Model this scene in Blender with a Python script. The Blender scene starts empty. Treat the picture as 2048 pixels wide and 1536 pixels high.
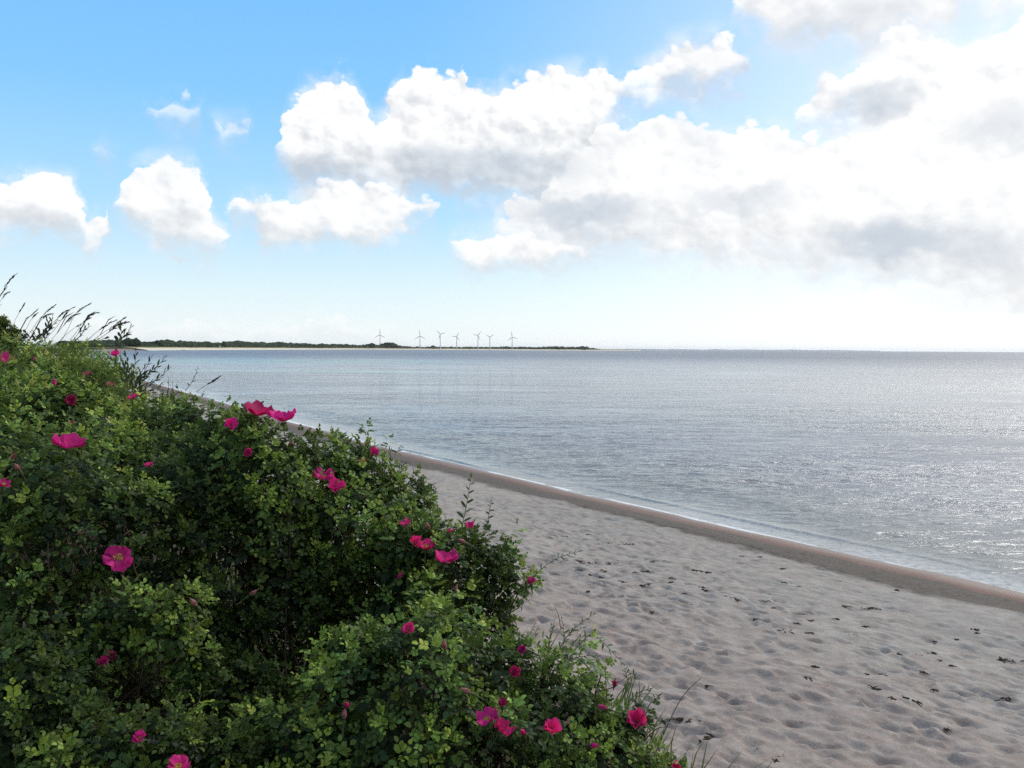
import bpy, bmesh, math, random
import numpy as np
from mathutils import Vector, Matrix, Euler
RNG = np.random.default_rng(11)
random.seed(5)
R = math.radians
SC = bpy.context.scene
COL = SC.collection

# ------------------------------------------------------------------ helpers
def tag(o, label=None, cat=None, group=None, kind=None):
    if label: o["label"] = label
    if cat: o["category"] = cat
    if group: o["group"] = group
    if kind: o["kind"] = kind
    return o

def empty(name, loc=(0, 0, 0), label=None, cat=None, group=None):
    o = bpy.data.objects.new(name, None)
    COL.objects.link(o)
    o.location = loc
    o.empty_display_size = 0.2
    return tag(o, label, cat, group)

def mesh_obj(name, V, F, mat, parent=None, tint=None, attrs=None, smooth=True, local=False):
    """V (n,3) array in world coordinates; F list of faces or int array; links ONE mesh object."""
    V = np.asarray(V, dtype=np.float32).reshape(-1, 3)
    origin = np.zeros(3)
    if parent is not None and not local:
        V = V - np.array(parent.matrix_basis.translation, dtype=np.float32) if parent.parent is None else V - np.array(parent.matrix_basis.translation + parent.parent.matrix_basis.translation, dtype=np.float32)
    me = bpy.data.meshes.new(name)
    if isinstance(F, np.ndarray):
        k = F.shape[1]; n = F.shape[0]
        me.vertices.add(len(V)); me.vertices.foreach_set("co", V.ravel())
        me.loops.add(n * k); me.loops.foreach_set("vertex_index", F.astype(np.int32).ravel())
        me.polygons.add(n)
        me.polygons.foreach_set("loop_start", np.arange(0, n * k, k, dtype=np.int32))
        me.polygons.foreach_set("loop_total", np.full(n, k, dtype=np.int32))
    else:
        tot = np.array([len(f) for f in F], dtype=np.int32)
        idx = np.array([i for f in F for i in f], dtype=np.int32)
        me.vertices.add(len(V)); me.vertices.foreach_set("co", V.ravel())
        me.loops.add(len(idx)); me.loops.foreach_set("vertex_index", idx)
        me.polygons.add(len(tot))
        me.polygons.foreach_set("loop_start", (np.cumsum(tot) - tot).astype(np.int32))
        me.polygons.foreach_set("loop_total", tot)
    if smooth:
        me.polygons.foreach_set("use_smooth", np.ones(len(me.polygons), dtype=bool))
    me.update(calc_edges=True)
    if tint is not None:
        at = me.color_attributes.new("tint", 'FLOAT_COLOR', 'POINT')
        at.data.foreach_set("color", np.asarray(tint, dtype=np.float32).ravel())
    for k_, a in (attrs or {}).items():
        at = me.attributes.new(k_, 'FLOAT', 'POINT')
        at.data.foreach_set("value", np.asarray(a, dtype=np.float32).ravel())
    me.materials.append(mat)
    o = bpy.data.objects.new(name, me)
    COL.objects.link(o)
    if parent is not None: o.parent = parent
    return o

def rebase(o, p):
    """put the origin of a top-level mesh at p"""
    p = Vector(p)
    o.data.transform(Matrix.Translation(-p)); o.location = p
    return o

class Geo:
    def __init__(s): s.V = []; s.F = []; s.T = []; s.n = 0
    def add(s, V, F, t=None):
        V = np.asarray(V, dtype=np.float64).reshape(-1, 3)
        s.V.append(V); s.F.extend([tuple(int(i) + s.n for i in f) for f in F]); s.n += len(V)
        if t is not None: s.T.append(np.tile(np.array([*t, 1.0]), (len(V), 1)))
    def tube(s, pts, radii, k=6, t=None, cap=True):
        pts = np.asarray(pts, dtype=np.float64); n = len(pts)
        if np.isscalar(radii): radii = [radii] * n
        V = []; F = []
        tan = np.gradient(pts, axis=0); tan /= np.linalg.norm(tan, axis=1)[:, None] + 1e-12
        ref = np.array([0.31, 0.17, 0.93]) if abs(tan[0] @ np.array([0.31, 0.17, 0.93])) < .9 else np.array([1., 0, 0])
        for i in range(n):
            a = np.cross(tan[i], ref); a /= np.linalg.norm(a) + 1e-12
            b = np.cross(tan[i], a)
            for j in range(k):
                th = 2 * math.pi * j / k
                V.append(pts[i] + radii[i] * (a * math.cos(th) + b * math.sin(th)))
        for i in range(n - 1):
            for j in range(k):
                F.append((i * k + j, i * k + (j + 1) % k, (i + 1) * k + (j + 1) % k, (i + 1) * k + j))
        if cap:
            F.append(tuple(range(k))); F.append(tuple((n - 1) * k + j for j in reversed(range(k))))
        s.add(V, F, t)
    def obj(s, name, mat, parent=None, **kw):
        tint = np.concatenate(s.T) if s.T and sum(len(x) for x in s.T) == s.n else None
        return mesh_obj(name, np.concatenate(s.V), s.F, mat, parent, tint=tint, **kw)

def _hash(ix, iy, seed):
    h = (ix.astype(np.int64) * 374761393 + iy.astype(np.int64) * 668265263 + seed * 974634777) & 0xffffffff
    h = ((h ^ (h >> 13)) * 1274126177) & 0xffffffff
    return ((h ^ (h >> 16)) & 0xffff) / 65535.0
def vnoise(x, y, seed=0):
    x = np.asarray(x, dtype=np.float64); y = np.asarray(y, dtype=np.float64)
    ix = np.floor(x); iy = np.floor(y); fx = x - ix; fy = y - iy
    fx = fx * fx * fx * (fx * (fx * 6 - 15) + 10); fy = fy * fy * fy * (fy * (fy * 6 - 15) + 10)
    ix = ix.astype(np.int64); iy = iy.astype(np.int64)
    a = _hash(ix, iy, seed); b = _hash(ix + 1, iy, seed); c = _hash(ix, iy + 1, seed); d = _hash(ix + 1, iy + 1, seed)
    return ((a * (1 - fx) + b * fx) * (1 - fy) + (c * (1 - fx) + d * fx) * fy) * 2 - 1
def fbm(x, y, seed=0, octaves=4, gain=.5):
    r = 0; a = 1; f = 1
    for i in range(octaves):
        r = r + a * vnoise(x * f + 13.7 * i, y * f - 7.1 * i, seed + i); a *= gain; f *= 2.03
    return r
def sstep(a, b, x):
    t = np.clip((x - a) / (b - a), 0, 1); return t * t * (3 - 2 * t)

# ------------------------------------------------------------------ camera
CAM_Z = 5.0
FPX = 1704.0                       # focal length in photo pixels (2048 wide)
cam_d = bpy.data.cameras.new("camera"); cam = bpy.data.objects.new("camera", cam_d); COL.objects.link(cam)
cam_d.sensor_width = 36.0; cam_d.lens = FPX / 2048 * 36.0
cam_d.clip_start = 0.05; cam_d.clip_end = 200000
CAM_M = Matrix.Rotation(R(90 - 2.355), 4, 'X') @ Matrix.Rotation(R(0.345), 4, 'Z')
CAM_M.translation = (0, 0, CAM_Z)
cam.matrix_world = CAM_M
SC.camera = cam
RM = np.array(CAM_M.to_3x3())
def ray(px, py):
    """direction (y component 1) through a pixel of the 2048x1536 photograph"""
    d = RM @ np.array([(px - 1024) / FPX, -(py - 768) / FPX, -1.0])
    return d / d[1]
def at(px, py, depth):
    return np.array([0, 0, CAM_Z]) + ray(px, py) * depth
def azel(px, py):
    d = ray(px, py)
    return math.atan2(d[0], d[1]), math.atan2(d[2], math.hypot(d[0], d[1]))

# ------------------------------------------------------------------ node helper
class NT:
    def __init__(s, tree): s.t = tree; s.N = tree.nodes; s.L = tree.links; s.N.clear()
    def n(s, typ, **kw):
        x = s.N.new(typ)
        for k, v in kw.items(): setattr(x, k, v)
        return x
    def put(s, sock, v):
        if isinstance(v, bpy.types.NodeSocket): s.L.new(v, sock)
        elif v is not None: sock.default_value = v
    def m(s, op, a, b=None, c=None, clamp=False):
        x = s.n('ShaderNodeMath', operation=op, use_clamp=clamp)
        for i, v in enumerate((a, b, c)):
            if v is not None: s.put(x.inputs[i], v)
        return x.outputs[0]
    def vm(s, op, a, b=None):
        x = s.n('ShaderNodeVectorMath', operation=op)
        s.put(x.inputs[0], a)
        if b is not None: s.put(x.inputs['Scale'] if op == 'SCALE' else x.inputs[1], b)
        return x.outputs['Value'] if op in ('DOT_PRODUCT', 'LENGTH', 'DISTANCE') else x.outputs[0]
    def ss(s, v, lo, hi, a=0.0, b=1.0):
        x = s.n('ShaderNodeMapRange', interpolation_type='SMOOTHSTEP')
        s.put(x.inputs['Value'], v); s.put(x.inputs['From Min'], lo); s.put(x.inputs['From Max'], hi)
        s.put(x.inputs['To Min'], a); s.put(x.inputs['To Max'], b)
        return x.outputs[0]
    def lin(s, v, lo, hi, a=0.0, b=1.0):
        x = s.n('ShaderNodeMapRange')
        s.put(x.inputs['Value'], v); s.put(x.inputs['From Min'], lo); s.put(x.inputs['From Max'], hi)
        s.put(x.inputs['To Min'], a); s.put(x.inputs['To Max'], b)
        return x.outputs[0]
    def mix(s, f, a, b, mode='MIX'):
        x = s.n('ShaderNodeMix', data_type='RGBA', blend_type=mode)
        s.put(x.inputs['Factor'], f)
        for i, v in ((6, a), (7, b)):
            s.put(x.inputs[i], (*v, 1.0) if isinstance(v, tuple) and len(v) == 3 else v)
        return x.outputs[2]
    def noise(s, vec, scale, detail=4, rough=.5, dist=0.0, out='Fac', dim='3D', norm=True):
        x = s.n('ShaderNodeTexNoise', noise_dimensions=dim)
        x.normalize = norm
        if vec is not None: s.L.new(vec, x.inputs['Vector'])
        s.put(x.inputs['Scale'], scale); s.put(x.inputs['Detail'], detail)
        s.put(x.inputs['Roughness'], rough); s.put(x.inputs['Distortion'], dist)
        return x.outputs[0 if out == 'Fac' else 1]
    def xyz(s, x, y=0.0, z=0.0):
        c = s.n('ShaderNodeCombineXYZ')
        for i, v in enumerate((x, y, z)): s.put(c.inputs[i], v)
        return c.outputs[0]
    def sep(s, v):
        c = s.n('ShaderNodeSeparateXYZ'); s.L.new(v, c.inputs[0]); return c.outputs
    def attr(s, name, out='Fac'):
        a = s.n('ShaderNodeAttribute', attribute_name=name); return a.outputs[out]
    def curve(s, v, pts):
        x = s.n('ShaderNodeFloatCurve'); c = x.mapping.curves[0]
        x.mapping.use_clip = False
        pts = sorted(pts)
        while len(c.points) < len(pts): c.points.new(.5, .5)
        for p, (a, b) in zip(c.points, pts): p.location = (a, b); p.handle_type = 'VECTOR'
        x.mapping.update()
        s.put(x.inputs['Value'], v)
        return x.outputs[0]
    def ramp(s, v, stops):
        x = s.n('ShaderNodeValToRGB'); e = x.color_ramp.elements
        while len(e) < len(stops): e.new(.5)
        for el, (p, c) in zip(e, stops): el.position = p; el.color = (*c, 1)
        s.put(x.inputs[0], v)
        return x.outputs[0]

def material(name):
    m = bpy.data.materials.new(name); m.use_nodes = True
    return m, NT(m.node_tree)
def principled(nt, color, rough=.8, normal=None, spec=.3, **kw):
    b = nt.n('ShaderNodeBsdfPrincipled')
    nt.put(b.inputs['Base Color'], (*color, 1.0) if isinstance(color, tuple) and len(color) == 3 else color)
    nt.put(b.inputs['Roughness'], rough)
    nt.put(b.inputs['Specular IOR Level'], spec)
    if normal is not None: nt.L.new(normal, b.inputs['Normal'])
    for k, v in kw.items(): nt.put(b.inputs[k], v)
    return b.outputs[0]
def out(nt, shader):
    o = nt.n('ShaderNodeOutputMaterial'); nt.L.new(shader, o.inputs['Surface'])
def plain(name, color, rough=.8, spec=.3, var=.0, scale=20):
    m, nt = material(name)
    c = (*color, 1.0)
    if var:
        g = nt.n('ShaderNodeNewGeometry').outputs['Position']
        f = nt.noise(g, scale, 3)
        c = nt.mix(nt.lin(f, .3, .7), tuple(x * (1 - var) for x in color), tuple(min(1, x * (1 + var)) for x in color))
    out(nt, principled(nt, c, rough, None, spec)); return m
# ------------------------------------------------------------------ sky: Nishita + cumulus laid out by azimuth and elevation
SUN_AZ, SUN_EL = R(48), R(40)
world = bpy.data.worlds.new("World"); SC.world = world; world.use_nodes = True
nt = NT(world.node_tree)
tc = nt.n('ShaderNodeTexCoord').outputs['Generated']
sx, sy, sz = nt.sep(tc)
az = nt.m('ARCTAN2', sx, sy)
el = nt.m('ARCSINE', sz)
sky = nt.n('ShaderNodeTexSky', sky_type='NISHITA')
sky.sun_disc = False; sky.sun_elevation = SUN_EL; sky.sun_rotation = SUN_AZ
sky.altitude = 0; sky.air_density = 1.0; sky.dust_density = 1.2; sky.ozone_density = 1.3
BG = 0.10
# clear air: the physical sky, whitened in the thick air near the horizon and towards the sun
suncos = nt.m('ADD', nt.m('MULTIPLY', sx, math.sin(SUN_AZ)), nt.m('MULTIPLY', sy, math.cos(SUN_AZ)))
elp = nt.m('MAXIMUM', el, 0.0)
clear = nt.ramp(nt.m('MULTIPLY', elp, 2.0), [(0.0, (8.9, 9.4, 9.5)), (.12, (7.1, 8.6, 9.2)), (.30, (4.0, 7.0, 9.6)), (.55, (2.2, 5.6, 9.6)), (.80, (1.7, 4.9, 9.3)), (1.0, (1.2, 3.4, 7.0))])
clear = nt.mix(0.85, sky.outputs[0], clear)
towards = nt.m('MULTIPLY', nt.ss(az, -.15, .62), nt.ss(el, .75, .12))
clear = nt.mix(nt.m('MULTIPLY', towards, .72), clear, (9.9, 10.1, 10.1, 1))
sc3 = nt.m('ADD', nt.m('MULTIPLY', suncos, math.cos(SUN_EL)), nt.m('MULTIPLY', sz, math.sin(SUN_EL)))
halo = nt.m('MULTIPLY', nt.ss(sc3, .88, 1.0), .8)
clear = nt.mix(halo, clear, (17.0, 16.6, 15.8, 1))

U0, U1, E1 = -0.75, 0.75, 0.5
un = nt.lin(az, U0, U1)
# billow noise in (az, el)
p0 = nt.xyz(az, nt.m('MULTIPLY', el, 1.25), 0.0)
big = nt.noise(nt.vm('ADD', p0, (3.1, 1.7, 0.4)), 9.0, 2, .5)
bil = nt.noise(nt.vm('ADD', p0, (0.3, 5.7, 2.4)), 26.0, 7, .58)
big2 = nt.noise(nt.vm('ADD', p0, (1.1, 8.7, 4.4)), 15.0, 6, .6)
LD = (0.018, 0.022, 0.0)
bil2 = nt.noise(nt.vm('ADD', p0, (0.3 + LD[0], 5.7 + LD[1], 2.4)), 26.0, 5, .58)
fin = nt.noise(nt.vm('ADD', p0, (7.3, 2.7, 1.4)), 95.0, 4, .6)
warp = nt.vm('SCALE', nt.vm('SUBTRACT', nt.noise(nt.vm('ADD', p0, (4.2, 2.2, 0)), 34.0, 3, .55, out='Color'), (.5, .5, .5)), .020)
pw = nt.vm('MULTIPLY', nt.vm('ADD', p0, warp), (1, 1, 0))
def puff(p, scale):
    v = nt.n('ShaderNodeTexVoronoi', voronoi_dimensions='2D', feature='F1'); nt.L.new(p, v.inputs['Vector']); v.inputs['Scale'].default_value = scale
    return v.outputs['Distance']
LP = (.010, .013, 0)
f1 = puff(pw, 24.0); f2 = puff(pw, 62.0); g1 = puff(nt.vm('ADD', pw, LP), 24.0); g2 = puff(nt.vm('ADD', pw, (.004, .005, 0)), 62.0)
puffs = nt.m('ADD', nt.m('MULTIPLY', nt.m('SUBTRACT', f1, .4), .026), nt.m('MULTIPLY', nt.m('SUBTRACT', f2, .4), .012))
wob = nt.m('ADD', puffs, nt.m('ADD', nt.m('MULTIPLY', nt.m('SUBTRACT', bil, .5), .040), nt.m('MULTIPLY', nt.m('SUBTRACT', fin, .5), .012)))
wobu = nt.m('ADD', un, nt.m('MULTIPLY', nt.m('SUBTRACT', nt.noise(nt.vm('ADD', p0, (9.3, 4.7, 3.4)), 30.0, 4, .55), .5), .022))
relief = nt.m('SUBTRACT', bil, bil2)

def profile(pts):
    r = []
    for px, py in pts:
        a, e = azel(px, py); r.append(((a - U0) / (U1 - U0), e / E1))
    return r
def layer(tops, bots, soft_b=.03, soft_t=.006, amp=1.0):
    t = nt.m('MULTIPLY', nt.curve(wobu, profile(tops)), E1)
    b = nt.m('MULTIPLY', nt.curve(wobu, profile(bots)), E1)
    e = nt.m('ADD', el, nt.m('MULTIPLY', wob, amp))
    dt = nt.m('SUBTRACT', t, e); db = nt.m('SUBTRACT', e, b)
    th = nt.m('SUBTRACT', t, b)
    a = nt.m('MULTIPLY', nt.ss(dt, -.001, soft_t), nt.ss(db, -soft_b * .5, soft_b))
    veil = nt.m('MULTIPLY', nt.m('MULTIPLY', nt.ss(nt.m('SUBTRACT', t, el), -.020, .012), nt.ss(nt.m('SUBTRACT', el, b), -.035, .02)), nt.ss(big2, .40, .62))
    a = nt.m('MAXIMUM', a, nt.m('MULTIPLY', veil, .6))
    a = nt.m('MULTIPLY', a, nt.ss(th, .004, .02))
    hgt = nt.m('DIVIDE', db, nt.m('MAXIMUM', th, .02), clamp=True)       # 0 at the base, 1 at the top
    return a, hgt

H = 760
# small and medium cumulus on the left, low ones in the middle
A1, H1 = layer(
    [(-300, 380), (-60, 350), (0, 352), (40, 343), (85, 346), (110, 362), (140, 358), (158, 372), (163, 470), (168, 455), (178, 434), (192, 430), (208, 446), (214, 480), (218, 408), (240, 385), (255, 335), (275, 322), (300, 314), (350, 318), (395, 326), (412, 350), (420, 420), (440, 450), (456, 470), (458, 440), (462, 396), (490, 388), (520, 394), (560, 402), (600, 380), (630, 364), (700, 370), (760, 374), (808, 372), (818, 412), (840, 402), (874, 414), (884, 440), (892, 480), (940, 466), (1000, 460), (1100, 468), (1190, 490), (1240, H), (2100, H)],
    [(-300, 470), (-60, 480), (0, 480), (60, 480), (110, 485), (140, 492), (158, 480), (163, 470), (168, 496), (178, 514), (192, 516), (208, 504), (214, 470), (218, 420), (240, 435), (280, 470), (300, 490), (380, 506), (410, 512), (440, 500), (456, 465), (460, 440), (500, 446), (530, 492), (560, 500), (640, 496), (700, 490), (780, 480), (830, 458), (874, 442), (884, 430), (892, 494), (950, 542), (1000, 550), (1100, 536), (1190, 502), (1240, H - 60), (2100, H - 60)], .022, .006, .8)
# the big bank, its right shoulder and the wisps
A2, H2 = layer(
    [(-300, H), (150, H), (180, 300), (210, 288), (245, 302), (280, 240), (292, 212), (330, 200), (350, 190), (385, 200), (412, 215), (420, 250), (440, 238), (470, 244), (504, 240), (512, 290), (530, 330), (545, 296), (575, 215), (590, 172), (640, 147), (690, 142), (715, 168), (738, 226), (752, 240), (772, 216), (785, 178), (810, 140), (850, 132), (900, 134), (936, 146), (948, 170), (985, 166), (1030, 152), (1100, 146), (1160, 130), (1214, 128), (1222, 168), (1250, 150), (1300, 122), (1330, 86), (1380, 74), (1430, 66), (1478, 70), (1494, 110), (1502, 160), (1510, 230), (1560, 300), (1590, 230), (1610, 180), (1650, 152), (1690, 146), (1720, 108), (1760, 74), (1800, 60), (1880, 62), (1920, 100), (1960, 66), (2000, 46), (2200, 20), (2500, 60)],
    [(-300, H - 80), (150, H - 80), (180, 304), (210, 330), (245, 316), (280, 238), (292, 232), (330, 258), (385, 254), (412, 240), (420, 250), (440, 296), (470, 294), (504, 270), (512, 280), (530, 310), (545, 310), (575, 350), (620, 390), (700, 402), (800, 396), (900, 400), (1000, 408), (1100, 412), (1180, 350), (1222, 240), (1250, 215), (1300, 206), (1400, 198), (1450, 190), (1494, 172), (1502, 150), (1510, 200), (1560, 260), (1590, 246), (1620, 256), (1700, 262), (1780, 300), (1900, 420), (2048, 440), (2200, 460), (2500, 400)], .035, .006, .9)
# second bank to the right and the faint row along the horizon on the left
A3, H3 = layer(
    [(-300, 640), (0, 628), (60, 634), (110, 640), (160, 634), (210, 632), (250, 636), (290, 652), (340, 642), (380, 632), (430, 650), (470, 655), (520, 640), (580, 644), (640, 640), (720, 636), (760, 655), (820, 668), (880, 690), (950, 690), (985, 440), (1010, 410), (1040, 394), (1080, 380), (1130, 330), (1180, 268), (1230, 240), (1290, 240), (1340, 230), (1376, 220), (1402, 240), (1412, 256), (1450, 248), (1490, 240), (1540, 250), (1566, 262), (1600, 276), (1640, 274), (1680, 250), (1720, 248), (1780, 240), (1830, 200), (2048, 190), (2500, 200)],
    [(-300, 690), (0, 690), (290, 690), (520, 690), (760, 690), (880, 680), (950, 670), (985, 452), (1010, 478), (1050, 508), (1100, 520), (1200, 516), (1280, 520), (1400, 540), (1500, 550), (1600, 550), (1700, 560), (1800, 575), (1900, 610), (2048, 640), (2500, 660)], .04, .007, 1.0)
# bright sheet running out of the frame at upper right
A4, H4 = layer(
    [(-300, H), (1380, H), (1440, 20), (1470, -60), (1500, -200), (1900, -300), (1940, -60), (1990, -80), (2500, -300)],
    [(-300, H - 60), (1380, H - 60), (1440, 0), (1470, 16), (1500, 60), (1540, 90), (1600, 108), (1650, 110), (1690, 90), (1760, 110), (1880, 80), (1920, 20), (1960, 0), (2020, 20), (2500, 60)], .03, .01, 1.0)

def spot(px, py, rx, ry):
    a, e = azel(px, py)
    u = nt.m('DIVIDE', nt.m('SUBTRACT', az, a), rx / FPX)
    v = nt.m('DIVIDE', nt.m('SUBTRACT', nt.m('ADD', el, nt.m('MULTIPLY', wob, .7)), e), ry / FPX)
    d = nt.m('SQRT', nt.m('ADD', nt.m('MULTIPLY', u, u), nt.m('MULTIPLY', v, v)))
    return nt.ss(d, 1.0, .15)
shade = nt.m('ADD', nt.m('MULTIPLY', relief, 1.3), nt.m('ADD', nt.m('MULTIPLY', nt.m('SUBTRACT', g1, f1), .55), nt.m('MULTIPLY', nt.m('SUBTRACT', g2, f2), .45)))
def body(hgt, base, lit, k=1.0):
    """cloud radiance: grey under-side rising to a sunlit top, with billows lit from the upper right"""
    f = nt.m('ADD', nt.m('ADD', nt.ss(hgt, -.05, .72), nt.m('MULTIPLY', shade, k)), nt.m('MULTIPLY', nt.m('SUBTRACT', big, .5), .45), clamp=True)
    return nt.mix(f, base, lit)
glow = nt.m('MULTIPLY', nt.ss(az, .0, .6), nt.ss(el, -.1, .3))
white = nt.mix(glow, (9.2, 9.15, 9.05, 1), (9.3, 9.25, 9.15, 1))
grey = nt.mix(glow, (5.5, 5.75, 6.1, 1), (6.6, 6.85, 7.2, 1))
dark = nt.m('MAXIMUM', nt.m('MAXIMUM', spot(1150, 425, 190, 52), spot(960, 330, 330, 70)), nt.m('MAXIMUM', spot(1800, 480, 190, 60), nt.m('MAXIMUM', spot(640, 335, 130, 60), spot(1750, 200, 120, 50))))
soft = nt.m('MAXIMUM', nt.m('MAXIMUM', spot(1960, 500, 150, 60), spot(1700, 560, 200, 40)), nt.m('MAXIMUM', nt.m('MAXIMUM', spot(1480, 400, 170, 45), spot(1990, 260, 120, 60)), nt.m('MAXIMUM', spot(1640, 60, 120, 40), spot(80, 450, 120, 40))))
soft2 = nt.ss(nt.noise(nt.vm('ADD', p0, (2.6, 3.3, 5.1)), 7.0, 5, .6), .50, .72)
dark = nt.m('MAXIMUM', dark, nt.m('MAXIMUM', nt.m('MULTIPLY', soft, .6), nt.m('MULTIPLY', soft2, .38)))
def dk(c, amt): return nt.mix(nt.m('MULTIPLY', dark, amt), c, (4.3, 4.95, 5.75, 1))
col = clear
col = nt.mix(nt.m('MULTIPLY', A4, .96), col, dk(body(H4, nt.mix(.3, grey, white), white, .8), .6))
faint = nt.ss(az, .0, -.12)
low = nt.ss(el, .0, .16)
col = nt.mix(nt.m('MULTIPLY', A2, nt.ss(az, -.34, -.24, .62, .97)), col, dk(body(H2, grey, white, 1.2), .55))
col = nt.mix(nt.m('MULTIPLY', A3, nt.ss(az, -.12, -.02, .50, .97)), col, dk(body(H3, nt.mix(.35, grey, white), white, 1.0), .75))
col = nt.mix(nt.m('MULTIPLY', A1, .94), col, dk(body(H1, nt.mix(.25, grey, white), white, 1.1), .3))
# the rest of the sky, out of the frame: broken cloud
outside = nt.m('MAXIMUM', nt.ss(nt.m('ABSOLUTE', az), .62, .8), nt.ss(el, .45, .6))
cover = nt.ss(nt.noise(tc, 3.2, 5, .55), .44, .56)
hi = nt.mix(nt.ss(suncos, .1, .6), (4.4, 4.6, 4.9, 1), (9.5, 9.4, 9.1, 1))
hi = nt.mix(nt.m('MULTIPLY', nt.ss(suncos, .45, .85), nt.ss(el, 1.25, .9)), hi, (30.0, 29.0, 27.2, 1))
col = nt.mix(nt.m('MULTIPLY', nt.m('MULTIPLY', outside, cover), .9), col, hi)
# below the horizon: dim
col = nt.mix(nt.ss(el, -.02, -.1), col, (3.2, 3.5, 3.7, 1))
bg = nt.n('ShaderNodeBackground'); nt.L.new(col, bg.inputs[0]); bg.inputs[1].default_value = BG
wo = nt.n('ShaderNodeOutputWorld'); nt.L.new(bg.outputs[0], wo.inputs[0])
world.cycles.sampling_method = 'MANUAL'; world.cycles.sample_map_resolution = 1024

sun_d = bpy.data.lights.new("sun", 'SUN'); sun = bpy.data.objects.new("sun", sun_d); COL.objects.link(sun)
sun_d.energy = 1.5; sun_d.angle = R(28); sun_d.color = (1.0, .95, .87)
sun.rotation_euler = Vector((-math.sin(SUN_AZ) * math.cos(SUN_EL), -math.cos(SUN_AZ) * math.cos(SUN_EL), -math.sin(SUN_EL))).to_track_quat('-Z', 'Y').to_euler()
SC.view_settings.view_transform = 'Standard'; SC.view_settings.look = 'None'
SC.view_settings.exposure = 0.22; SC.view_settings.gamma = 1
SC.render.engine = 'CYCLES'
SC.cycles.use_denoising = False
SC.cycles.max_bounces = 6; SC.cycles.diffuse_bounces = 3; SC.cycles.glossy_bounces = 3; SC.cycles.transmission_bounces = 4
SC.cycles.volume_bounces = 3
SC.cycles.sample_clamp_indirect = 4.0
# ------------------------------------------------------------------ shoreline: x of the water's edge for each y, and D, metres inland of it
SHY = np.array([-400, -60, 0, 17.5, 41, 120, 400, 850, 1150, 1300.])
SHX = np.array([300, 66, 22.5, 10.5, -5.4, -51, -205, -415, -496, -520.])
_yy = np.linspace(-400, 1300, 3401); _xx = np.interp(_yy, SHY, SHX)
for _i in range(6):
    _p = np.concatenate([np.full(20, _xx[0]) + (_yy[1]-_yy[0])*0, _xx, np.full(20, _xx[-1])])
    _s = np.convolve(_p, np.ones(15) / 15, 'same')[20:-20]; _s[:10] = _xx[:10]; _s[-10:] = _xx[-10:]; _xx = _s
def shore_x(y): return np.interp(y, _yy, _xx)
CS = .835
def inland(x, y): return (shore_x(y) - x) * CS
PROF_D = np.array([-400, -60, -12, -4, 0, 1.1, 2.2, 3.4, 9, 12.4, 13.4, 14.6, 15.8, 17.0, 19, 24, 60, 600])
PROF_Z = np.array([-6, -4, -1.6, -.55, 0, .17, .36, .52, .86, .97, 1.12, 2.0, 2.85, 3.25, 3.42, 3.5, 4.0, 5.0])
def ground_z(x, y):
    x = np.asarray(x, dtype=float); y = np.asarray(y, dtype=float)
    D = inland(x, y)
    z = np.interp(D, PROF_D, PROF_Z)
    z = z + sstep(.4, 4, D) * .05 * fbm(x * .5, y * .5, 3, 3) + sstep(12, 15, D) * .22 * fbm(x * .7, y * .7, 9, 3)
    z = z + .022 * fbm(x * .45, y * .45, 21, 2) + .020 * fbm(x * .16, y * .16, 27, 2) * (1 - sstep(2, 4, D))
    return z
def hit_ground(px, py):
    d = ray(px, py); t = 3.0
    while t < 900:
        p = np.array([0, 0, CAM_Z]) + d * t
        if p[2] <= max(float(ground_z(p[0], p[1])), 0): return p
        t += .03 if t < 60 else .5
    return p

# ------------------------------------------------------------------ beach and dune: one sheet
def grow(a, step, b, k):
    r = [a]
    while r[-1] < b: step *= k; r.append(r[-1] + step)
    return r
ys = sorted([5 - v for v in grow(.4, .4, 80, 1.35)] + list(np.arange(5, 30, .046)) + list(np.arange(30, 48, .1)) + grow(48, .13, 1300, 1.07))
Ds = sorted([-2.2 - v for v in grow(.3, .3, 60, 1.5)] + list(np.arange(-2.2, 14.5, .046)) + grow(14.5, .1, 560, 1.16))
ys = np.array(ys); Ds = np.array(Ds)
YY, DD = np.meshgrid(ys, Ds, indexing='ij')
XX = shore_x(YY) - DD / CS
ZZ = ground_z(XX, YY)
near = sstep(70, 35, YY)
dry = sstep(2.6, 4.6, DD) * (1 - sstep(12.6, 14.5, DD))
# trodden sand: overlapping footprints with pushed-up rims
relief_ = np.zeros_like(ZZ)
def dent(x, y, ln, wd, ang, dep):
    D = float(inland(x, y))
    i0, i1 = np.searchsorted(ys, [y - ln * 1.7, y + ln * 1.7]); j0, j1 = np.searchsorted(Ds, [D - ln * 2.2, D + ln * 2.2])
    if i1 - i0 < 2 or j1 - j0 < 2: return
    dx = XX[i0:i1, j0:j1] - x; dy = YY[i0:i1, j0:j1] - y
    u = (dx * math.cos(ang) + dy * math.sin(ang)) / ln; v = (-dx * math.sin(ang) + dy * math.cos(ang)) / wd
    r2 = u * u + v * v
    relief_[i0:i1, j0:j1] += -dep * np.exp(-(r2 ** 1.5) * 1.1) + dep * .55 * np.exp(-((np.sqrt(r2) - 1.35) ** 2) * 9) * (.6 + .4 * np.sin(3 * np.arctan2(v, u) + x * 7))
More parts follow.
